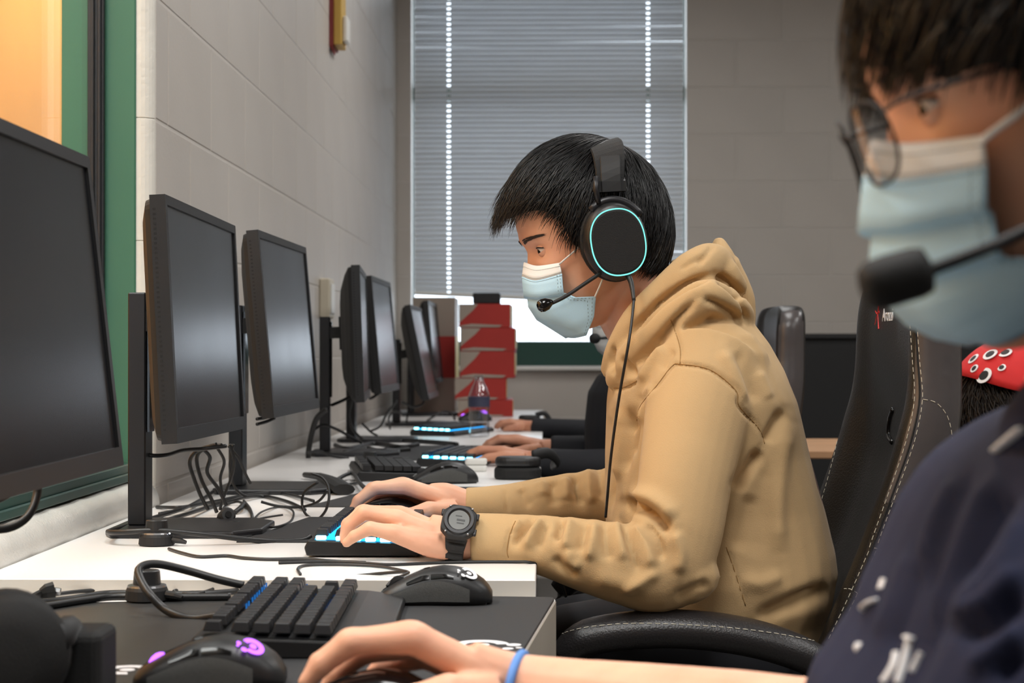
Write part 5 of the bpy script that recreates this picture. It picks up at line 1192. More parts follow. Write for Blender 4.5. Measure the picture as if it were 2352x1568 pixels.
# headband: wide strap over the crown, plus its inner ski band
top = []
Ti = T1.inverted(); a_ = Ti @ P(1405, 440, 2.392); crown = Ti @ P(1380, 341, 2.49)
xb = a_.x
for k in range(25):
    a = math.radians(-12 + 204 * k / 24); y = 0.098 * math.cos(a); z = 0.020 + (0.1235) * math.sin(a)
    top.append(T1 @ Vector((a_.x - 0.004 + 0.010 * math.sin(a), y, z if a_.z < z else a_.z)))
band = [q for q in [T1 @ Vector((a_.x + (crown.x - a_.x) * max(0, math.sin(a)), 0.0985 * math.copysign(abs(math.cos(a)) ** 0.75, math.cos(a)), a_.z + (crown.z + 0.004 - a_.z) * max(0.0, math.sin(a)) ** 0.8)) for a in np.linspace(0, PI, 25)]]
def strap(pts, w, th, name, m, wdir=None):
    rings = []; n = len(pts); wd = (T1.to_3x3() @ Vector((1, 0, 0))).normalized()
    for i, p in enumerate(pts):
        t = (pts[min(i + 1, n - 1)] - pts[max(i - 1, 0)]).normalized(); x = (wd - t * wd.dot(t)).normalized(); nn = t.cross(x)
        ww = w[i] if isinstance(w, list) else w
        rings.append([p + x * (sx * ww / 2) + nn * (sn * th / 2) for sx, sn in ((-1, -0.5), (-0.92, -1), (0.92, -1), (1, -0.5), (1, 0.5), (0.92, 1), (-0.92, 1), (-1, 0.5))])
    return MB().loft(rings).build(name, M[m], HS, smooth=False)
strap(band, [0.034 + 0.012 * math.sin(PI * i / 24) for i in range(25)], 0.008, 'headband', 'mesh_black')
strap([T1 @ (Ti @ p + Vector((0.0, (0.006 if (Ti @ p).y > 0 else -0.006), 0.0))) for p in band[0:6]], 0.026, 0.004, 'band_sleeve', 'black_soft')
strap([T1 @ (Ti @ p + Vector((0.0, -0.006, 0.0))) for p in band[-6:]], 0.026, 0.004, 'band_sleeve', 'black_soft')
strap(band[0:2] + [band[1]], 0.040, 0.010, 'band_end', 'black'); strap(band[-2:] + [band[-1]], 0.040, 0.010, 'band_end', 'black')
# boom microphone
bm_ = catmull([P(1384, 624, 2.385), P(1345, 650, 2.375), P(1300, 680, 2.368), P(1268, 696, 2.362)], 6)
MB().tube(bm_, lerp_list([0.0026, 0.0026, 0.0024, 0.0024], 6), 8).build('microphone_boom', M['black_soft'], HS, smooth=True)
mc = P(1250, 700, 2.360); dirv = (P(1235, 706, 2.360) - P(1268, 693, 2.362)).normalized(); upv = Vector((0, 0, 1)); sv = dirv.cross(upv).normalized(); uv = sv.cross(dirv)
Tm_ = Matrix(((sv.x, uv.x, dirv.x, mc.x), (sv.y, uv.y, dirv.y, mc.y), (sv.z, uv.z, dirv.z, mc.z), (0, 0, 0, 1)))
MB().loft(ellipse_loft(Tm_, [(0.25, -0.012), (0.55, -0.009), (0.92, -0.004), (1.0, 0.002), (0.85, 0.007), (0.4, 0.0095)], 0.0072, 0.0085, 20)).build('microphone', M['black_gloss'], HS, smooth=True)
# its cable down the chest
cb_pts = [P(1440, 628, 2.385), P(1450, 650, 2.375), P(1456, 690, 2.36), P(1448, 745, 2.345), P(1440, 800, 2.335)]
MB().tube(catmull(cb_pts[:3], 5), lerp_list([0.0042, 0.0034, 0.0024], 5), 8).build('strain_relief', M['cable'], HS, smooth=True)
cable('headset_cable', 'thin black headset cable hanging down the front of the tan hoodie', [P(1456, 688, 2.36), P(1450, 745, 2.345), P(1440, 810, 2.335), P(1424, 900, 2.345), P(1412, 980, 2.36), P(1402, 1060, 2.37), P(1396, 1130, 2.375), P(1391, 1188, 2.38)], 0.0019)

# ---------------- wristwatch
wc = P(1052, 1236, 2.251)
WT = thing('wristwatch', 'chunky black digital watch on the left wrist of the tan hoodie', 'watch', tuple(wc - Vector((0, 0, 0.03))))
axis = (P(1020, 1226, 2.252) - P(1084, 1236, 2.251)).normalized()
e1 = Vector((0, -1, 0)); e1 = (e1 - axis * e1.dot(axis)).normalized(); e2 = e1.cross(axis); e2 = e2 if e2.z > 0 else -e2
def wp(a, ry=0.0320, rz=0.0285, off=0.0): return wc + e1 * ((ry + off) * math.cos(a)) + e2 * ((rz + off) * math.sin(a))
ca = math.radians(40)                                # where the case sits round the wrist
rings = []; NBd = 60
for k in range(NBd + 1):
    a = ca + math.radians(34) + (2 * PI - math.radians(68)) * k / NBd; seg_ = 0.0026 if k % 5 in (0, 1, 2) else 0.0
    wdt = np.interp(abs(k - NBd / 2) / (NBd / 2), [0, 0.8, 1], [0.0105, 0.0112, 0.0138])
    rings.append([wp(a, off=0.0005) - axis * wdt, wp(a, off=0.0026 + seg_) - axis * wdt * 0.9, wp(a, off=0.0034 + seg_) , wp(a, off=0.0026 + seg_) + axis * wdt * 0.9, wp(a, off=0.0005) + axis * wdt])
MB().loft(rings).build('strap', M['black_soft'], WT)
cc = wp(ca, off=0.0035); nz_ = (e1 * math.cos(ca) + e2 * math.sin(ca)).normalized(); yx = axis; xx = yx.cross(nz_).normalized()
Tw = Matrix(((xx.x, yx.x, nz_.x, cc.x), (xx.y, yx.y, nz_.y, cc.y), (xx.z, yx.z, nz_.z, cc.z), (0, 0, 0, 1))) @ Matrix.Diagonal((1.12, 1.12, 1.1, 1))
def octo(a, b, c): return [(a, -b + c), (a, b - c), (a - c, b), (-a + c, b), (-a, b - c), (-a, -b + c), (-a + c, -b), (a - c, -b)]
MB().prism(octo(0.0205, 0.0185, 0.009), -0.003, 0.0065, Tw).build('case', M['black_soft'], WT, bevel=0.0022, segs=2)
MB().loft([[Tw @ Vector((0.0168 * s * math.cos(2 * PI * k / 32), 0.0150 * s * math.sin(2 * PI * k / 32), z)) for k in range(32)] for s, z in ((1.12, 0.0055), (1.06, 0.0090), (0.86, 0.0090), (0.74, 0.0070))]).build('bezel', M['dark_metal'], WT, smooth=False)
MB().loft([[Tw @ Vector((0.0126 * s * math.cos(2 * PI * k / 32), 0.0112 * s * math.sin(2 * PI * k / 32), z)) for k in range(32)] for s, z in ((1.0, 0.0068), (0.99, 0.0073))]).build('display', M['lcd'], WT)
for (x, y, w, h) in ((-0.002, 0.004, 0.008, 0.0016), (-0.002, 0.0, 0.009, 0.0024), (0.001, -0.005, 0.007, 0.0014)):
    MB().box((x - w / 2, y - h / 2, 0.0073), (x + w / 2, y + h / 2, 0.0075), Tw @ Matrix.Rotation(PI / 2, 4, 'Z')).build('digits', M['lcd_dark'], WT)
for x, y in ((0.019, 0.010), (0.019, -0.010), (-0.019, 0.010), (-0.019, -0.010)): MB().lathe([(0.0012, 0.0060), (0.0013, 0.0075), (0.0006, 0.0080)], 10, Tw @ Matrix.Translation((x * 0.86, y * 1.2, 0))).build('screw', M['steel'], WT)
for x, y in ((0.010, -0.0185), (-0.010, -0.0185), (0.010, 0.0185)): MB().box((x - 0.004, y - 0.002, 0.0), (x + 0.004, y + 0.002, 0.004), Tw).build('button', M['dark_metal'], WT, bevel=0.001)
# ================================================================== CHAIRS
M['leather_highlight'] = mat('black_leather_highlight', rgb(74, 69, 69), 0.30, spec=0.6, bump=0.3, bscale=60)  # black leather lightened, painting in reflected light on the near wing side
def stitch(me, pts_px, parent, dmin=1.5, dmax=4.0, r=0.00048, dash=0.0058, gap=0.0036, name='stitching', m='stitch'):
    q = on_surface(me, pts_px, dmin, dmax, 0.0006, 14)
    if len(q) < 3: return
    mb = MB(); acc = 0.0; seg = [q[0]]; on = True
    for a, b in zip(q[:-1], q[1:]):
        L = (b - a).length
        if L > 0.06: seg = [b]; continue
        pos = 0.0
        while acc + (L - pos) >= (dash if on else gap):
            step = (dash if on else gap) - acc; pos += step; p = a.lerp(b, pos / L)
            if on: seg.append(p); mb.tube(seg, r, 4) if len(seg) > 1 else None
            on = not on; seg = [p]; acc = 0.0
        acc += L - pos; seg.append(b)
    if mb.v: tag(mb.build(name, M[m], parent), kind='stuff')
def chair(label, dx=0.0, dy=0.0, near=True, ztop=1.09):
    t = thing('gaming_chair', label, 'chair', (0.28 + dx, 2.51 + dy, 0), group='black gaming chairs')
    zs = [0.50, 0.56, 0.627, 0.69, 0.740, 0.80, 0.847, 0.89, 0.922, 0.97, 1.013, ztop - 0.035, ztop - 0.012, ztop]
    xf = np.interp(zs, [0.50, 0.627, 0.740, 0.847, 0.922, 1.013, 1.2], [0.300, 0.351, 0.3997, 0.437, 0.452, 0.452, 0.470])
    xbk = np.interp(zs, [0.50, 0.627, 0.740, 0.847, 0.922, 1.013, 1.2], [0.40, 0.45, 0.488, 0.514, 0.522, 0.523, 0.53])
    rings = []
    for z, a, b in zip(zs, xf, xbk):
        k = np.interp(z, [ztop - 0.035, ztop - 0.012, ztop], [1, 0.92, 0.75]); sh = np.interp(z, [0.5, 0.6, 0.83, 0.90, 0.95, ztop], [0.02, 0.012, 0.012, 0.008, 0.0, 0.0])
        hw = np.interp(z, [0.5, 0.8, 0.9, 0.96, ztop], [0.235, 0.238, 0.238, 0.228, 0.222]) * (k if k < 1 else 1)
        mid = (a + b) / 2; a = mid + (a - mid) * k; b = mid + (b - mid) * k; rc = np.interp(z, [0.5, 0.85, 0.93, ztop], [0.035, 0.035, 0.018, 0.008])
        half = [(a - sh + 0.030, -hw - 0.002), (a - sh + 0.006, -hw + 0.004), (a - sh, -hw + 0.018), (a - sh, -hw + 0.045), (a + 0.012, -hw + 0.070), (a + rc, -hw + 0.10), (a + rc + 0.004, -0.05)]
        ring = half + [(x, -y) for x, y in reversed(half)] + [(b - 0.012, hw - 0.006), (b, hw - 0.04), (b + 0.004, 0.0), (b, -hw + 0.04), (b - 0.012, -hw + 0.006)]
        rings.append([Vector((x + dx, 2.51 + dy + y, z)) for x, y in ring])
    # densify vertically
    me = MB().loft(rings).mesh(); o = bpy.data.objects.new('tmp', me); COL.objects.link(o); s = o.modifiers.new('s', 'SUBSURF'); s.levels = 2
    me2 = bpy.data.meshes.new_from_object(o.evaluated_get(bpy.context.evaluated_depsgraph_get())); bpy.data.objects.remove(o)
    me2.materials.clear(); me2.materials.append(M['leather']); me2.materials.append(M['leather_highlight'])
    for pl in me2.polygons:
        if pl.normal.y < -0.55 and pl.center.z > 0.80 and pl.center.y < 2.51 + dy - 0.19: pl.material_index = 1
    back = new_obj('backrest', me2, None, t, smooth=True)
    MB().prism(rrect(-0.02 + dx, 2.29 + dy, 0.40 + dx, 2.73 + dy, 0.06), 0.40, 0.50).build('seat', M['leather'], t, bevel=0.03, segs=4, smooth=True)
    for sy in (-1, 1):
        y = 2.51 + dy + sy * 0.30
        arm = catmull([(0.018 + dx, y, 0.618), (0.05 + dx, y, 0.642), (0.13 + dx, y, 0.6525), (0.21 + dx, y, 0.648), (0.28 + dx, y, 0.632), (0.335 + dx, y - sy * 0.01, 0.605), (0.37 + dx, y - sy * 0.03, 0.57)], 6)
        pad = MB().tube(arm, lerp_list([(0.016, 0.020), (0.022, 0.030), (0.023, 0.034), (0.023, 0.034), (0.022, 0.032), (0.020, 0.026), (0.016, 0.020)], 6), 18).build('armrest', M['leather_grey'], t, smooth=True)
        if sy < 0: armme = pad.data
        low = catmull([(0.02 + dx, y, 0.612), (0.06 + dx, y, 0.585), (0.15 + dx, y + 0.005, 0.583), (0.26 + dx, y + 0.005, 0.575), (0.36 + dx, y + 0.01, 0.555), (0.42 + dx, y + 0.04 * -sy, 0.53)], 6)
        MB().tube(low, [(0.014, 0.022)] * len(low), 14).build('arm_support', M['leather'], t, smooth=True)
        MB().tube([(0.06 + dx, y, 0.58), (0.10 + dx, y - sy * 0.06, 0.45)], [(0.02, 0.03)] * 2, 10).build('arm_bracket', M['black_soft'], t)
    MB().lathe([(0.03, 0.12), (0.03, 0.40)], 16, Matrix.Translation((0.2 + dx, 2.51 + dy, 0))).build('gas_lift', M['dark_metal'], t)
    for k in range(5):
        a = 2 * PI * k / 5 + 0.3; c = Vector((0.2 + dx, 2.51 + dy, 0.12)); e = c + Vector((0.28 * math.cos(a), 0.28 * math.sin(a), -0.05))
        MB().tube([c, e], [0.028, 0.018], 8).build('base_leg', M['black_soft'], t)
        MB().lathe([(0.027, -0.02), (0.028, 0.0), (0.027, 0.02)], 14, Matrix.Translation((e.x, e.y, 0.028)) @ Matrix.Rotation(PI / 2, 4, 'X')).build('caster', M['black_soft'], t)
    return t, back, armme
CH1, BK1, AR1 = chair('black leather gaming chair with pale stitching behind the boy in the tan hoodie')
bme = BK1.data
for pts in ([(2091, 745), (2097, 830), (2101, 915), (2085, 1000), (2060, 1080), (2010, 1220), (1996, 1262)], [(2107, 745), (2113, 830), (2119, 915), (2104, 1000), (2078, 1080), (2026, 1220), (2012, 1262)],
            [(1996, 1265), (1950, 1370), (1902, 1470)], [(2012, 1265), (1966, 1370), (1914, 1474)],
            [(2120, 917), (2150, 925), (2175, 955), (2186, 1000), (2188, 1060)], [(1946, 910), (1930, 980), (1915, 1050), (1890, 1140), (1880, 1165)], [(2008, 1258), (2040, 1262), (2070, 1262)], [(1940, 1352), (1960, 1355), (1990, 1380)]):
    stitch(bme, pts, BK1)
q = on_surface(bme, [(2103, 745), (2108, 830), (2112, 915), (2096, 1000), (2070, 1080), (2018, 1220), (1960, 1370), (1908, 1470)], 1.5, 4, -0.0004, 6)
MB().tube(q, 0.0016, 5).build('piping', M['mesh_black'], BK1, smooth=True)
q = on_surface(bme, [(2222, 760), (2226, 900), (2226, 1010), (2200, 1100)], 1.5, 4, 0.0, 6)
if len(q) > 2: MB().tube(q, 0.0016, 6).build('piping', M['leather_grey'], BK1, smooth=True)
stitch(AR1, [(1284, 1458), (1340, 1442), (1440, 1432), (1560, 1434), (1700, 1444), (1800, 1458), (1900, 1478)], [c for c in CH1.children if c.name.startswith('armrest')][0])
# slot cut in the upper backrest and the printed emblem + name
q = on_surface(bme, [(2052, 940), (2044, 965), (2042, 1000), (2050, 1015)], 1.5, 4, 0.0002, 6)
if len(q) > 2: MB().tube(q, 0.004, 8).build('belt_slot', M['black_gloss'], BK1, smooth=True)
hit = on_surface(bme, [(2040, 724), (2041, 724), (2042, 724)], 1.5, 4, 0.0012, 1)
if hit:
    c = hit[1]; X = Vector((0, -1, 0)); Z = Vector((0.03, 0, 1)).normalized(); Nn = Vector((-1, 0, 0.03))
    Tt = Matrix(((X.x, Z.x, Nn.x, c.x), (X.y, Z.y, Nn.y, c.y), (X.z, Z.z, Nn.z, c.z), (0, 0, 0, 1)))
    tm = text_mesh('Arozzi', 0.026); tm.transform(Tt @ Matrix.Diagonal((1.15, 1, 1, 1))); new_obj('printed_name', tm, M['white_print'], BK1)
    M['emb_red'] = mat('emblem_red', rgb(214, 40, 36), 0.5)
    mb = MB()
    for pts in ([(-0.062, 0.022), (-0.070, 0.004), (-0.062, -0.018)], [(-0.088, 0.008), (-0.074, 0.003), (-0.060, 0.006)], [(-0.088, -0.012), (-0.076, 0.0), (-0.070, 0.002)]):
        mb.tube([Tt @ Vector((x, y, 0)) for x, y in pts], 0.0022, 5)
    mb.build('emblem', M['emb_red'], BK1)
CH2, BK2, _ = chair('black gaming chair of the person in dark sleeves, seen edge-on further back', 0.045, 1.72, ztop=1.085)
CH3, BK3, _ = chair('black gaming chair farthest along the row', -0.03, 3.45, ztop=1.06)
# ================================================================== the boy in the navy hoodie (right foreground)
q = P(2450, 1500, 0.95); q.z = 0
P2 = thing('person', 'boy in a navy hoodie with glasses and blue mask in the right foreground', 'person', tuple(q))
SKIN[P2.name] = M['skin2']
T2 = head_matrix((2118, 254), 0.862, -1, 13)
mb = MB(); mb.loft([[T2 @ Vector(p) for p in r] for r in head_grid()]); ears(mb, T2)
mb.tube(catmull([T2 @ Vector((-0.030, 0, -0.045)), T2 @ Vector((-0.058, 0, -0.11)), P(2600, 900, 0.93), P(2640, 1050, 0.94)], 5), lerp_list([(0.054, 0.054), (0.054, 0.054), (0.051, 0.055), (0.058, 0.07)], 5), 24)
mb.loft([hring(2400, 2900, 1050, 0.95, 0.13), hring(2200, 2950, 1300, 0.95, 0.16), hring(2150, 2950, 1700, 0.95, 0.15)])
pxtube(mb, [(2500, 1080, 1.10, 0.045), (2400, 1350, 1.16, 0.042), (2150, 1700, 1.20, 0.043), (1900, 1700, 1.21, 0.0405), (1700, 1665, 1.25, 0.037), (1500, 1632, 1.30, 0.033), (1330, 1606, 1.34, 0.029), (1200, 1590, 1.362, (0.0265, 0.029)), (1120, 1572, 1.362, (0.0235, 0.031)), (1060, 1552, 1.36, (0.021, 0.032))])
hand(mb, None, [
 [(1110, 1548, 1.348), (950, 1466, 1.338), (808, 1474, 1.334), (742, 1524, 1.336), (706, 1566, 1.338), 1.06],
 [(1110, 1545, 1.362), (948, 1462, 1.360), (804, 1472, 1.360), (735, 1522, 1.361), (704, 1566, 1.362), 1.08],
 [(1110, 1552, 1.374), (955, 1478, 1.380), (830, 1500, 1.384), (770, 1550, 1.386), (745, 1590, 1.386), 1.0],
 [(1110, 1565, 1.384), (975, 1505, 1.398), (880, 1530, 1.404), (830, 1580, 1.406), (812, 1610, 1.406), 0.9],
 [(1130, 1590, 1.340), (1030, 1590, 1.318), (930, 1610, 1.310), (850, 1625, 1.312), (800, 1632, 1.314), 1.2]])
BODY2 = new_obj('body', remeshed(mb, 0.0022, 3, 0.5), M['skin2'], P2)
eyes(P2, T2, look=(0.0, 0.25), open_=0.36); brow(P2, T2)
hair(P2, T2, M['hair'], [(0, 97), (10, 106), (22, 119), (45, 119), (58, 112), (72, 113), (82, 118), (90, 120), (120, 114), (180, 112)], ax=(0.100, 0.092, 0.124, 0.116), n=6500, fringe=0.006, r0=0.0010, messy=0.008, tipdir=(0.12, 0, -0.25))
# hoodie
mb = MB(); C2 = 0.95
rows = [(915, 2440), (945, 2350), (975, 2295), (1010, 2248), (1050, 2195), (1095, 2152), (1170, 2105), (1230, 2078), (1290, 2052), (1370, 2012), (1440, 1985), (1510, 1935), (1570, 1890), (1700, 1840), (1850, 1830)]
mb.loft([hring(x, 2960, y, C2, np.interp(y, [880, 1000, 1200, 1850], [0.10, 0.17, 0.20, 0.19]), e=2.2) for y, x in rows])
pxtube(mb, [(2620, 1320, 0.82, 0.060), (2520, 1450, 0.79, 0.058), (2430, 1640, 0.775, 0.056), (2330, 1800, 0.77, 0.052)])
pxtube(mb, [(2500, 1080, 1.10, 0.062), (2400, 1350, 1.16, 0.058), (2180, 1690, 1.20, 0.056), (2010, 1716, 1.205, 0.052), (1935, 1704, 1.21, 0.047)])
for sd in (1, -1):
    dd = lambda d: d if sd > 0 else 1.9 - d
    pxtube(mb, [(2345, 1000, dd(0.905), 0.012), (2420, 950, dd(0.865), 0.020), (2540, 890, dd(0.845), 0.028), (2700, 800, dd(0.86), 0.034), (2800, 800, dd(0.92), 0.03)])
hm2 = remeshed(mb, 0.0034, 4, 0.5)
st = [([(2240, 1060), (2190, 1150), (2150, 1260), (2120, 1380)], 16, -0.005), ([(2200, 1090), (2150, 1190), (2120, 1300)], 14, 0.004), ([(2290, 1080), (2240, 1190), (2190, 1320), (2140, 1450)], 16, 0.005), ([(2320, 1110), (2270, 1240), (2230, 1350)], 20, -0.008), ([(2352, 1180), (2300, 1300), (2180, 1400)], 18, 0.005),
      ([(2352, 1300), (2260, 1390), (2180, 1420)], 18, 0.006), ([(2352, 1360), (2270, 1430), (2190, 1450)], 22, -0.008), ([(2352, 1440), (2280, 1500), (2220, 1540)], 20, 0.005), ([(2352, 1500), (2290, 1560)], 18, -0.007), ([(2090, 1260), (2050, 1380), (2010, 1470)], 14, 0.003), ([(2110, 1290), (2080, 1400), (2040, 1500)], 12, -0.004)]
folds(hm2, st, 0.5, 0.98)
HOOD2 = new_obj('hoodie', hm2, M['navy'], P2)
def letter(pts, r, flat=0.5):
    q = on_surface(hm2, pts, 0.45, 3.0, 0.0006, 6)
    if len(q) > 2: MB().tube(q, [(r * 0.35, r)] * len(q), 8).build('white_print', M['white_print'], HOOD2, smooth=True)
letter([(2350, 984), (2318, 1010), (2286, 1042)], 0.0042); letter([(2016, 1378), (2000, 1384), (1988, 1394), (1984, 1404)], 0.0032); letter([(2032, 1330), (2028, 1340), (2024, 1352)], 0.0022); letter([(1976, 1478), (1972, 1486), (1966, 1492)], 0.0022)
letter([(2098, 1462), (2090, 1490), (2080, 1530), (2066, 1572)], 0.0026); letter([(2062, 1498), (2054, 1530), (2030, 1568)], 0.0020); letter([(2120, 1500), (2108, 1525), (2098, 1545)], 0.0020); letter([(2100, 1468), (2092, 1466), (2086, 1462)], 0.0026)
# mask
rowsB = [((0.0930, -0.006), (0.082, 0.033, -0.014), (0.056, 0.066, -0.020)), ((0.1000, -0.022), (0.0890, 0.038, -0.030), (0.0585, 0.069, -0.034)),
         ((0.1080, -0.046), (0.0965, 0.043, -0.050), (0.063, 0.070, -0.052)), ((0.1020, -0.049), (0.0910, 0.040, -0.053), (0.060, 0.067, -0.055)),
         ((0.1080, -0.070), (0.0960, 0.046, -0.073), (0.062, 0.070, -0.072)), ((0.1020, -0.0735), (0.0900, 0.043, -0.077), (0.058, 0.066, -0.0755)),
         ((0.1000, -0.084), (0.0890, 0.048, -0.087), (0.036, 0.071, -0.080)), ((0.092, -0.095), (0.082, 0.050, -0.096), (0.014, 0.0755, -0.081)), ((0.080, -0.105), (0.071, 0.049, -0.105), (0.008, 0.0755, -0.086)), ((0.064, -0.112), (0.058, 0.044, -0.112), (0.004, 0.0745, -0.091))]
MK2, RK2 = face_mask('blue pleated mask on the boy with glasses in the foreground', T2, rowsB)
for s in (1, -1):
    loopcord(MK2, T2, (0.058, 0.067 * s, -0.022), (0.006, 0.083 * s, 0.002), 0.0018); loopcord(MK2, T2, (0.022, 0.074 * s, -0.088), (0.0, 0.082 * s, -0.040), 0.0018)
# glasses
GL = thing('eyeglasses', 'thin dark framed glasses worn above the mask in the foreground', 'glasses', tuple(T2 @ Vector((0.1, 0, -0.03))))
for s in (1, -1):
    out = []
    for k in range(33):
        a = 2 * PI * k / 32; y = 0.0335 + 0.0225 * sgnpow(math.cos(a), 0.8); z = -0.010 + 0.0195 * sgnpow(math.sin(a), 0.8)
        out.append(Vector((0.1035 - 4.5 * (y - 0.01) ** 2 + 0.10 * z, y * s, z)))
    MB().tube([T2 @ p for p in out], 0.0009, 6, caps=False).build('rim', M['black_soft'], GL, smooth=True)
    c = sum(out[:-1], Vector()) / 32
    new_obj('lens', me_from([T2 @ p for p in out[:-1]] + [T2 @ (c + Vector((0.0012, 0, 0)))], [(k, (k + 1) % 32, 32) for k in range(32)]), M['lens'], GL, smooth=True)
    MB().tube(catmull([T2 @ Vector((0.0940, 0.0560 * s, 0.002)), T2 @ Vector((0.0860, 0.0690 * s, 0.004)), T2 @ Vector((0.05, 0.0775 * s, 0.006)), T2 @ Vector((-0.005, 0.0800 * s, 0.006)), T2 @ Vector((-0.025, 0.078 * s, -0.012))], 5), 0.0011, 6).build('temple', M['black_soft'], GL, smooth=True)
MB().tube(catmull([T2 @ Vector((0.1035, 0.0115, -0.004)), T2 @ Vector((0.107, 0, 0.0)), T2 @ Vector((0.1035, -0.0115, -0.004))], 4), 0.0011, 6).build('bridge', M['black_soft'], GL, smooth=True)
# headset: cup and band mostly outside the frame, boom with foam tip in front of the mask
H2 = thing('headset', 'blurred headset with a black foam microphone in front of the nearest mask', 'headset', tuple(T2 @ Vector((-0.01, 0.1, -0.06))))
for sd in (1, -1):
    base = T2 @ Matrix.Translation((-0.016, 0.083 * sd, -0.012)) @ Matrix.Rotation(-sd * PI / 2, 4, 'X')
    MB().loft(ellipse_loft(base, [(0.8, 0.0), (1.05, 0.003), (1.05, 0.016), (0.95, 0.020)], 0.040, 0.048)).build('ear_cushion', M['mesh_black'], H2, smooth=True)
    MB().loft(ellipse_loft(base, [(0.95, 0.018), (1.03, 0.022), (1.0, 0.032), (0.85, 0.040)], 0.040, 0.048)).build('ear_cup', M['black'], H2, smooth=True)
arc = [T2 @ Vector((-0.016, 0.105 * math.copysign(abs(math.cos(a)) ** 0.75, math.cos(a)), 0.03 + 0.110 * math.sin(a) ** 0.8)) for a in np.linspace(0.0, PI, 25)]
MB().tube(arc, 0.014, 8, flat=0.35).build('headband', M['mesh_black'], H2, smooth=True)
bm2 = catmull([T2 @ Vector((-0.005, 0.118, -0.050)), P(2352, 532, 0.775), P(2240, 580, 0.77), P(2130, 622, 0.772)], 7)
MB().tube(bm2, 0.0027, 8).build('microphone_boom', M['black_soft'], H2, smooth=True)
d_ = (P(1985, 660, 0.772) - P(2130, 618, 0.772)).normalized(); c_ = P(2058, 640, 0.772); s_ = d_.cross(Vector((0, 0, 1))).normalized(); u_ = s_.cross(d_)
Tf = Matrix(((s_.x, u_.x, d_.x, c_.x), (s_.y, u_.y, d_.y, c_.y), (s_.z, u_.z, d_.z, c_.z), (0, 0, 0, 1)))
MB().loft(ellipse_loft(Tf, [(0.5, -0.0150), (0.88, -0.0135), (1.0, -0.009), (1.02, 0.004), (0.95, 0.011), (0.7, 0.0145), (0.3, 0.0155)], 0.0100, 0.0108, 24)).build('foam_microphone', M['mesh_black'], H2, smooth=True)
# wristband
wc2 = P(1186, 1588, 1.362)
o = MB().lathe([(1, -0.0026), (1.02, 0.0), (1, 0.0026)], 36).mesh()
ax_ = (P(1120, 1572, 1.362) - P(1260, 1598, 1.352)).normalized(); s1 = ax_.cross(Vector((0, 0, 1))).normalized(); u1 = s1.cross(ax_)
pts = [wc2 + s1 * (0.0300 * math.cos(2 * PI * k / 36)) + u1 * (0.0280 * math.sin(2 * PI * k / 36)) for k in range(37)]
tag(MB().tube(pts, (0.0034), 8, caps=False).build('wristband', M['bracelet'], smooth=True), 'thin blue rubber wristband on the foreground wrist', 'wristband')
# ================================================================== people further back
def far_person(label, eye, d, rows, arms, hands, skinm, cloth, yaw=0, pitch=8, mask=None, hairm='hair', hd=0.19):
    q = P((rows[0][1] + rows[0][2]) / 2, 1200, d); q.z = 0
    t = thing('person', label, 'person', tuple(q)); SKIN[t.name] = M[skinm]
    T = head_matrix(eye, d - 0.03, yaw, pitch)
    mb = MB(); mb.loft([[T @ Vector(p) for p in r] for r in head_grid(40, 48)]); ears(mb, T)
    c = [(rows[0][1] + rows[0][2]) / 2, rows[0][0]]
    mb.tube(catmull([T @ Vector((-0.03, 0, -0.045)), T @ Vector((-0.045, 0, -0.11)), P(c[0], c[1] + 30, d)], 4), lerp_list([0.052, 0.056, 0.075], 4), 20)
    mb.loft([hring(a + 30, b - 30, y, d, hd * 0.8) for y, a, b in rows])
    for a in arms: pxtube(mb, [(x, y, dd, r * 0.72) for x, y, dd, r in a])
    for h in hands: hand(mb, None, h)
    new_obj('body', remeshed(mb, 0.0042, 3), M[skinm], t)
    mb = MB(); mb.loft([hring(a, b, y, d, hd) for y, a, b in rows])
    for a in arms: pxtube(mb, a[:-2])
    hmx = remeshed(mb, 0.007, 3); new_obj('sweater', hmx, M[cloth], t)
    eyes(t, T); brow(t, T)
    return t, T
hP3 = [[[(1205, 1052, 4.04), (1160, 1046, 4.035), (1120, 1050, 4.03), (1098, 1058, 4.03), (1085, 1062, 4.03), 1.0], [(1205, 1046, 4.06), (1155, 1036, 4.06), (1105, 1034, 4.06), (1082, 1044, 4.06), (1070, 1052, 4.06), 1.05],
        [(1205, 1046, 4.08), (1155, 1035, 4.08), (1104, 1032, 4.085), (1080, 1040, 4.085), (1068, 1048, 4.085), 1.05], [(1205, 1048, 4.10), (1158, 1038, 4.105), (1110, 1036, 4.11), (1088, 1044, 4.11), (1078, 1050, 4.11), 1.0], [(1205, 1052, 4.10), (1175, 1050, 4.13), (1145, 1054, 4.15), (1128, 1057, 4.15), (1118, 1058, 4.15), 1.1]],
       [[(1240, 1022, 4.42), (1190, 1012, 4.41), (1150, 1010, 4.41), (1128, 1020, 4.41), (1116, 1030, 4.41), 1.05], [(1240, 1020, 4.44), (1188, 1008, 4.44), (1146, 1006, 4.44), (1122, 1016, 4.44), (1110, 1026, 4.44), 1.05], [(1240, 1022, 4.46), (1190, 1012, 4.47), (1155, 1014, 4.47), (1136, 1024, 4.47), (1126, 1032, 4.47), 1.0], [(1240, 1026, 4.47), (1200, 1020, 4.49), (1172, 1022, 4.5), (1156, 1030, 4.5), (1148, 1036, 4.5), 0.9], [(1240, 1030, 4.40), (1210, 1032, 4.37), (1182, 1036, 4.36), (1164, 1040, 4.36), (1152, 1042, 4.36), 1.1]]]
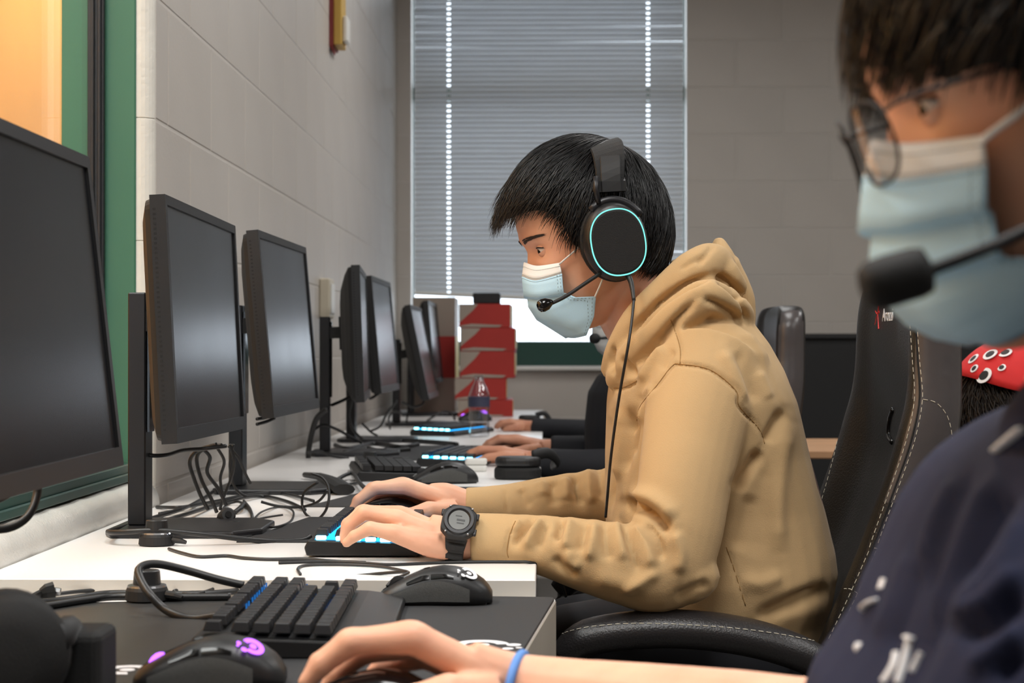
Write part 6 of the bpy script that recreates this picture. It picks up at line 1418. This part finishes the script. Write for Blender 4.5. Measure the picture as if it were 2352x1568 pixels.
P3, T3 = far_person('person in dark navy sleeves and pale mask typing behind the tan hoodie', (1384, 716), 4.30, [(838, 1420, 1580), (862, 1372, 1640), (900, 1350, 1660), (980, 1342, 1670), (1100, 1345, 1680), (1200, 1350, 1690)],
    [[(1450, 880, 4.12, 0.062), (1480, 990, 4.06, 0.058), (1470, 1070, 4.04, 0.050), (1380, 1074, 4.04, 0.042), (1290, 1068, 4.05, 0.036), (1228, 1058, 4.06, 0.031), (1208, 1054, 4.065, 0.027), (1180, 1046, 4.07, 0.024)],
     [(1450, 880, 4.48, 0.062), (1490, 990, 4.5, 0.056), (1460, 1040, 4.48, 0.048), (1380, 1036, 4.46, 0.040), (1310, 1032, 4.45, 0.034), (1262, 1028, 4.445, 0.030), (1245, 1026, 4.444, 0.026), (1215, 1020, 4.444, 0.024)]], hP3, 'skin3', 'dark_cloth', yaw=4, pitch=10)
hair(P3, T3, M['hair'], [(0, 103), (40, 95), (60, 104), (90, 116), (180, 112)], n=900, r0=0.002)
M['mask_grey'] = mat('mask_grey', rgb(196, 198, 198), 0.8)
MK3, _ = face_mask('pale grey mask glimpsed behind the neck of the tan hoodie', T3, rowsA, 'mask_grey', 'mask_grey')
H3 = thing('headset', 'black headset microphone glimpsed behind the neck of the tan hoodie', 'headset', tuple(T3 @ Vector((0.02, 0.1, -0.06))))
mb = MB(); mb_sphere(mb, P(1366, 777, 4.13), (0.013, 0.012, 0.012), 10, 16); mb.build('microphone', M['mesh_black'], H3, smooth=True)
MB().tube(catmull([P(1366, 777, 4.13), P(1410, 772, 4.14), P(1450, 750, 4.17)], 4), 0.003, 8).build('microphone_boom', M['black_soft'], H3, smooth=True)
base = T3 @ Matrix.Translation((-0.016, 0.085, -0.012)) @ Matrix.Rotation(-PI / 2, 4, 'X')
MB().loft(ellipse_loft(base, [(0.8, 0.0), (1.05, 0.003), (1.05, 0.026), (0.85, 0.034)], 0.040, 0.048, 24)).build('ear_cup', M['black'], H3, smooth=True)
hP4 = [[[(1200, 978, 5.78), (1176, 972, 5.77), (1156, 972, 5.77), (1146, 977, 5.77), (1141, 982, 5.77), 1.0], [(1200, 976, 5.80), (1174, 969, 5.80), (1152, 970, 5.80), (1142, 976, 5.80), (1138, 981, 5.80), 1.05], [(1200, 976, 5.82), (1176, 970, 5.825), (1156, 971, 5.83), (1147, 977, 5.83), (1143, 982, 5.83), 1.0], [(1200, 978, 5.83), (1180, 974, 5.845), (1164, 976, 5.85), (1156, 981, 5.85), (1152, 984, 5.85), 0.9], [(1200, 980, 5.76), (1186, 981, 5.74), (1170, 983, 5.735), (1162, 985, 5.735), (1158, 986, 5.735), 1.1]]]
P4, T4 = far_person('farthest person with a dark sleeve, only the hand showing beyond the navy arms', (1448, 742), 5.95, [(830, 1500, 1610), (850, 1460, 1640), (930, 1440, 1650), (1080, 1440, 1660)],
    [[(1510, 860, 5.8, 0.06), (1530, 950, 5.76, 0.055), (1480, 990, 5.76, 0.048), (1380, 992, 5.77, 0.040), (1290, 986, 5.78, 0.034), (1222, 981, 5.795, 0.030), (1205, 978, 5.80, 0.026), (1185, 974, 5.80, 0.024)]], hP4, 'skin3', 'dark_cloth', yaw=0, pitch=10)
hair(P4, T4, M['hair'], [(0, 103), (40, 95), (60, 104), (90, 116), (180, 112)], n=500, r0=0.002)
# small black headset lying beyond the navy sleeves
hq = DZ(1216, 985, DZT); hh = thing('headset', 'small black headset lying beyond the dark sleeves near the back window', 'headset', (hq.x, hq.y, DZT))
MB().prism(rrect(-0.035, -0.03, 0.035, 0.03, 0.025, 5), 0, 0.045).build('ear_cup', M['black_soft'], hh, bevel=0.008, segs=3, T=Matrix.Translation((hq.x, hq.y, DZT)))
MB().tube(catmull([Vector((hq.x + 0.02, hq.y, DZT + 0.045)), Vector((hq.x + 0.05, hq.y, DZT + 0.05)), Vector((hq.x + 0.07, hq.y, DZT + 0.02))], 4), 0.008, 8).build('headband', M['black_soft'], hh, smooth=True)

# person with the red bandana behind the chair
q = P(2400, 1200, 3.3); q.z = 0
P5 = thing('person', 'person with dark curly hair under a red bandana, glimpsed beside the chair back', 'person', tuple(q)); SKIN[P5.name] = M['skin5']
T5 = head_matrix((2440, 1008), 3.25, 10, 25, face=(0.9, -0.2, 0))
mb = MB(); mb.loft([[T5 @ Vector(p) for p in r] for r in head_grid(40, 48)]); ears(mb, T5)
cn5 = T5 @ Vector((-0.04, 0, -0.16))
mb.tube(catmull([T5 @ Vector((-0.03, 0, -0.045)), cn5, cn5 + Vector((0, 0, -0.08))], 4), lerp_list([0.052, 0.056, 0.075], 4), 20)
mb.loft([[cn5 + Vector((sx * math.cos(2 * PI * k / 24), sy * math.sin(2 * PI * k / 24), z)) for k in range(24)] for sx, sy, z in ((0.06, 0.09, -0.03), (0.09, 0.15, -0.10), (0.10, 0.16, -0.3), (0.10, 0.15, -0.48))])
new_obj('body', remeshed(mb, 0.006, 3), M['skin5'], P5)
mb = MB(); mb.loft([[cn5 + Vector((sx * math.cos(2 * PI * k / 24), sy * math.sin(2 * PI * k / 24), z)) for k in range(24)] for sx, sy, z in ((0.075, 0.10, -0.04), (0.11, 0.18, -0.10), (0.12, 0.2, -0.3), (0.12, 0.18, -0.5))])
new_obj('sweater', remeshed(mb, 0.008, 3), M['dark_cloth'], P5)
hair(P5, T5, M['hair_brown'], [(0, 90), (50, 95), (70, 112), (90, 122), (180, 125)], ax=(0.112, 0.096, 0.118, 0.122), n=3500, fringe=0.0, r0=0.0014, messy=0.014, rnd=0.5)
M['bandana'] = mat('red_bandana', rgb(206, 34, 36), 0.75, noise=0.06, nscale=10)
BD = thing('bandana', 'red bandana printed with white and black rings on the curly-haired person', 'bandana', tuple(T5 @ Vector((0, 0, 0.06))))
nA, nP = 48, 12; V = []; ax5 = (0.130, 0.111, 0.136, 0.140)
for i in range(nP + 1):
    al = np.linspace(0, 2 * PI, nA, endpoint=False); ph = np.radians(4 + (74 - 4) * i / nP + 6 * np.cos(al)); d = hair_dir(ph, al, (-0.30, 0.0, 0.95)); V.append(HC + d * (hair_rad(d, ax5) + 0.0015 * np.sin(al * 9))[:, None])
V = np.concatenate(V)
ob5 = new_obj('cloth', me_from([T5 @ Vector(v) for v in V], [(i * nA + k, i * nA + (k + 1) % nA, (i + 1) * nA + (k + 1) % nA, (i + 1) * nA + k) for i in range(nP) for k in range(nA)]), M['bandana'], BD, smooth=True)
so = ob5.modifiers.new('s', 'SOLIDIFY'); so.thickness = 0.002
for (x, y, r) in ((2262, 864, 20), (2276, 816, 18), (2238, 826, 15), (2240, 848, 11), (2302, 846, 10), (2248, 796, 10), (2310, 812, 16)):
    h = on_surface(ob5.data, [(x - 1, y), (x, y), (x + 1, y)], 2.4, 3, 0.0, 1)
    if len(h) < 2: continue
    c = h[1] + (h[1] - (T5 @ Vector(HC))).normalized() * 0.003; rr = r * 3.2 / FPX; nrm = (c - (T5 @ Vector(HC))).normalized(); u = nrm.cross(Vector((0, 0, 1))).normalized(); w = u.cross(nrm)
    Tq = Matrix(((u.x, w.x, nrm.x, c.x), (u.y, w.y, nrm.y, c.y), (u.z, w.z, nrm.z, c.z), (0, 0, 0, 1)))
    MB().lathe([(rr, -0.001), (rr, 0.0), (rr * 0.6, 0.0004)], 20, Tq).build('printed_ring', M['white_print'], BD)
    MB().lathe([(rr * 0.64, 0.0), (rr * 0.6, 0.0009), (rr * 0.3, 0.001)], 20, Tq).build('printed_dot', M['black_soft'], BD)
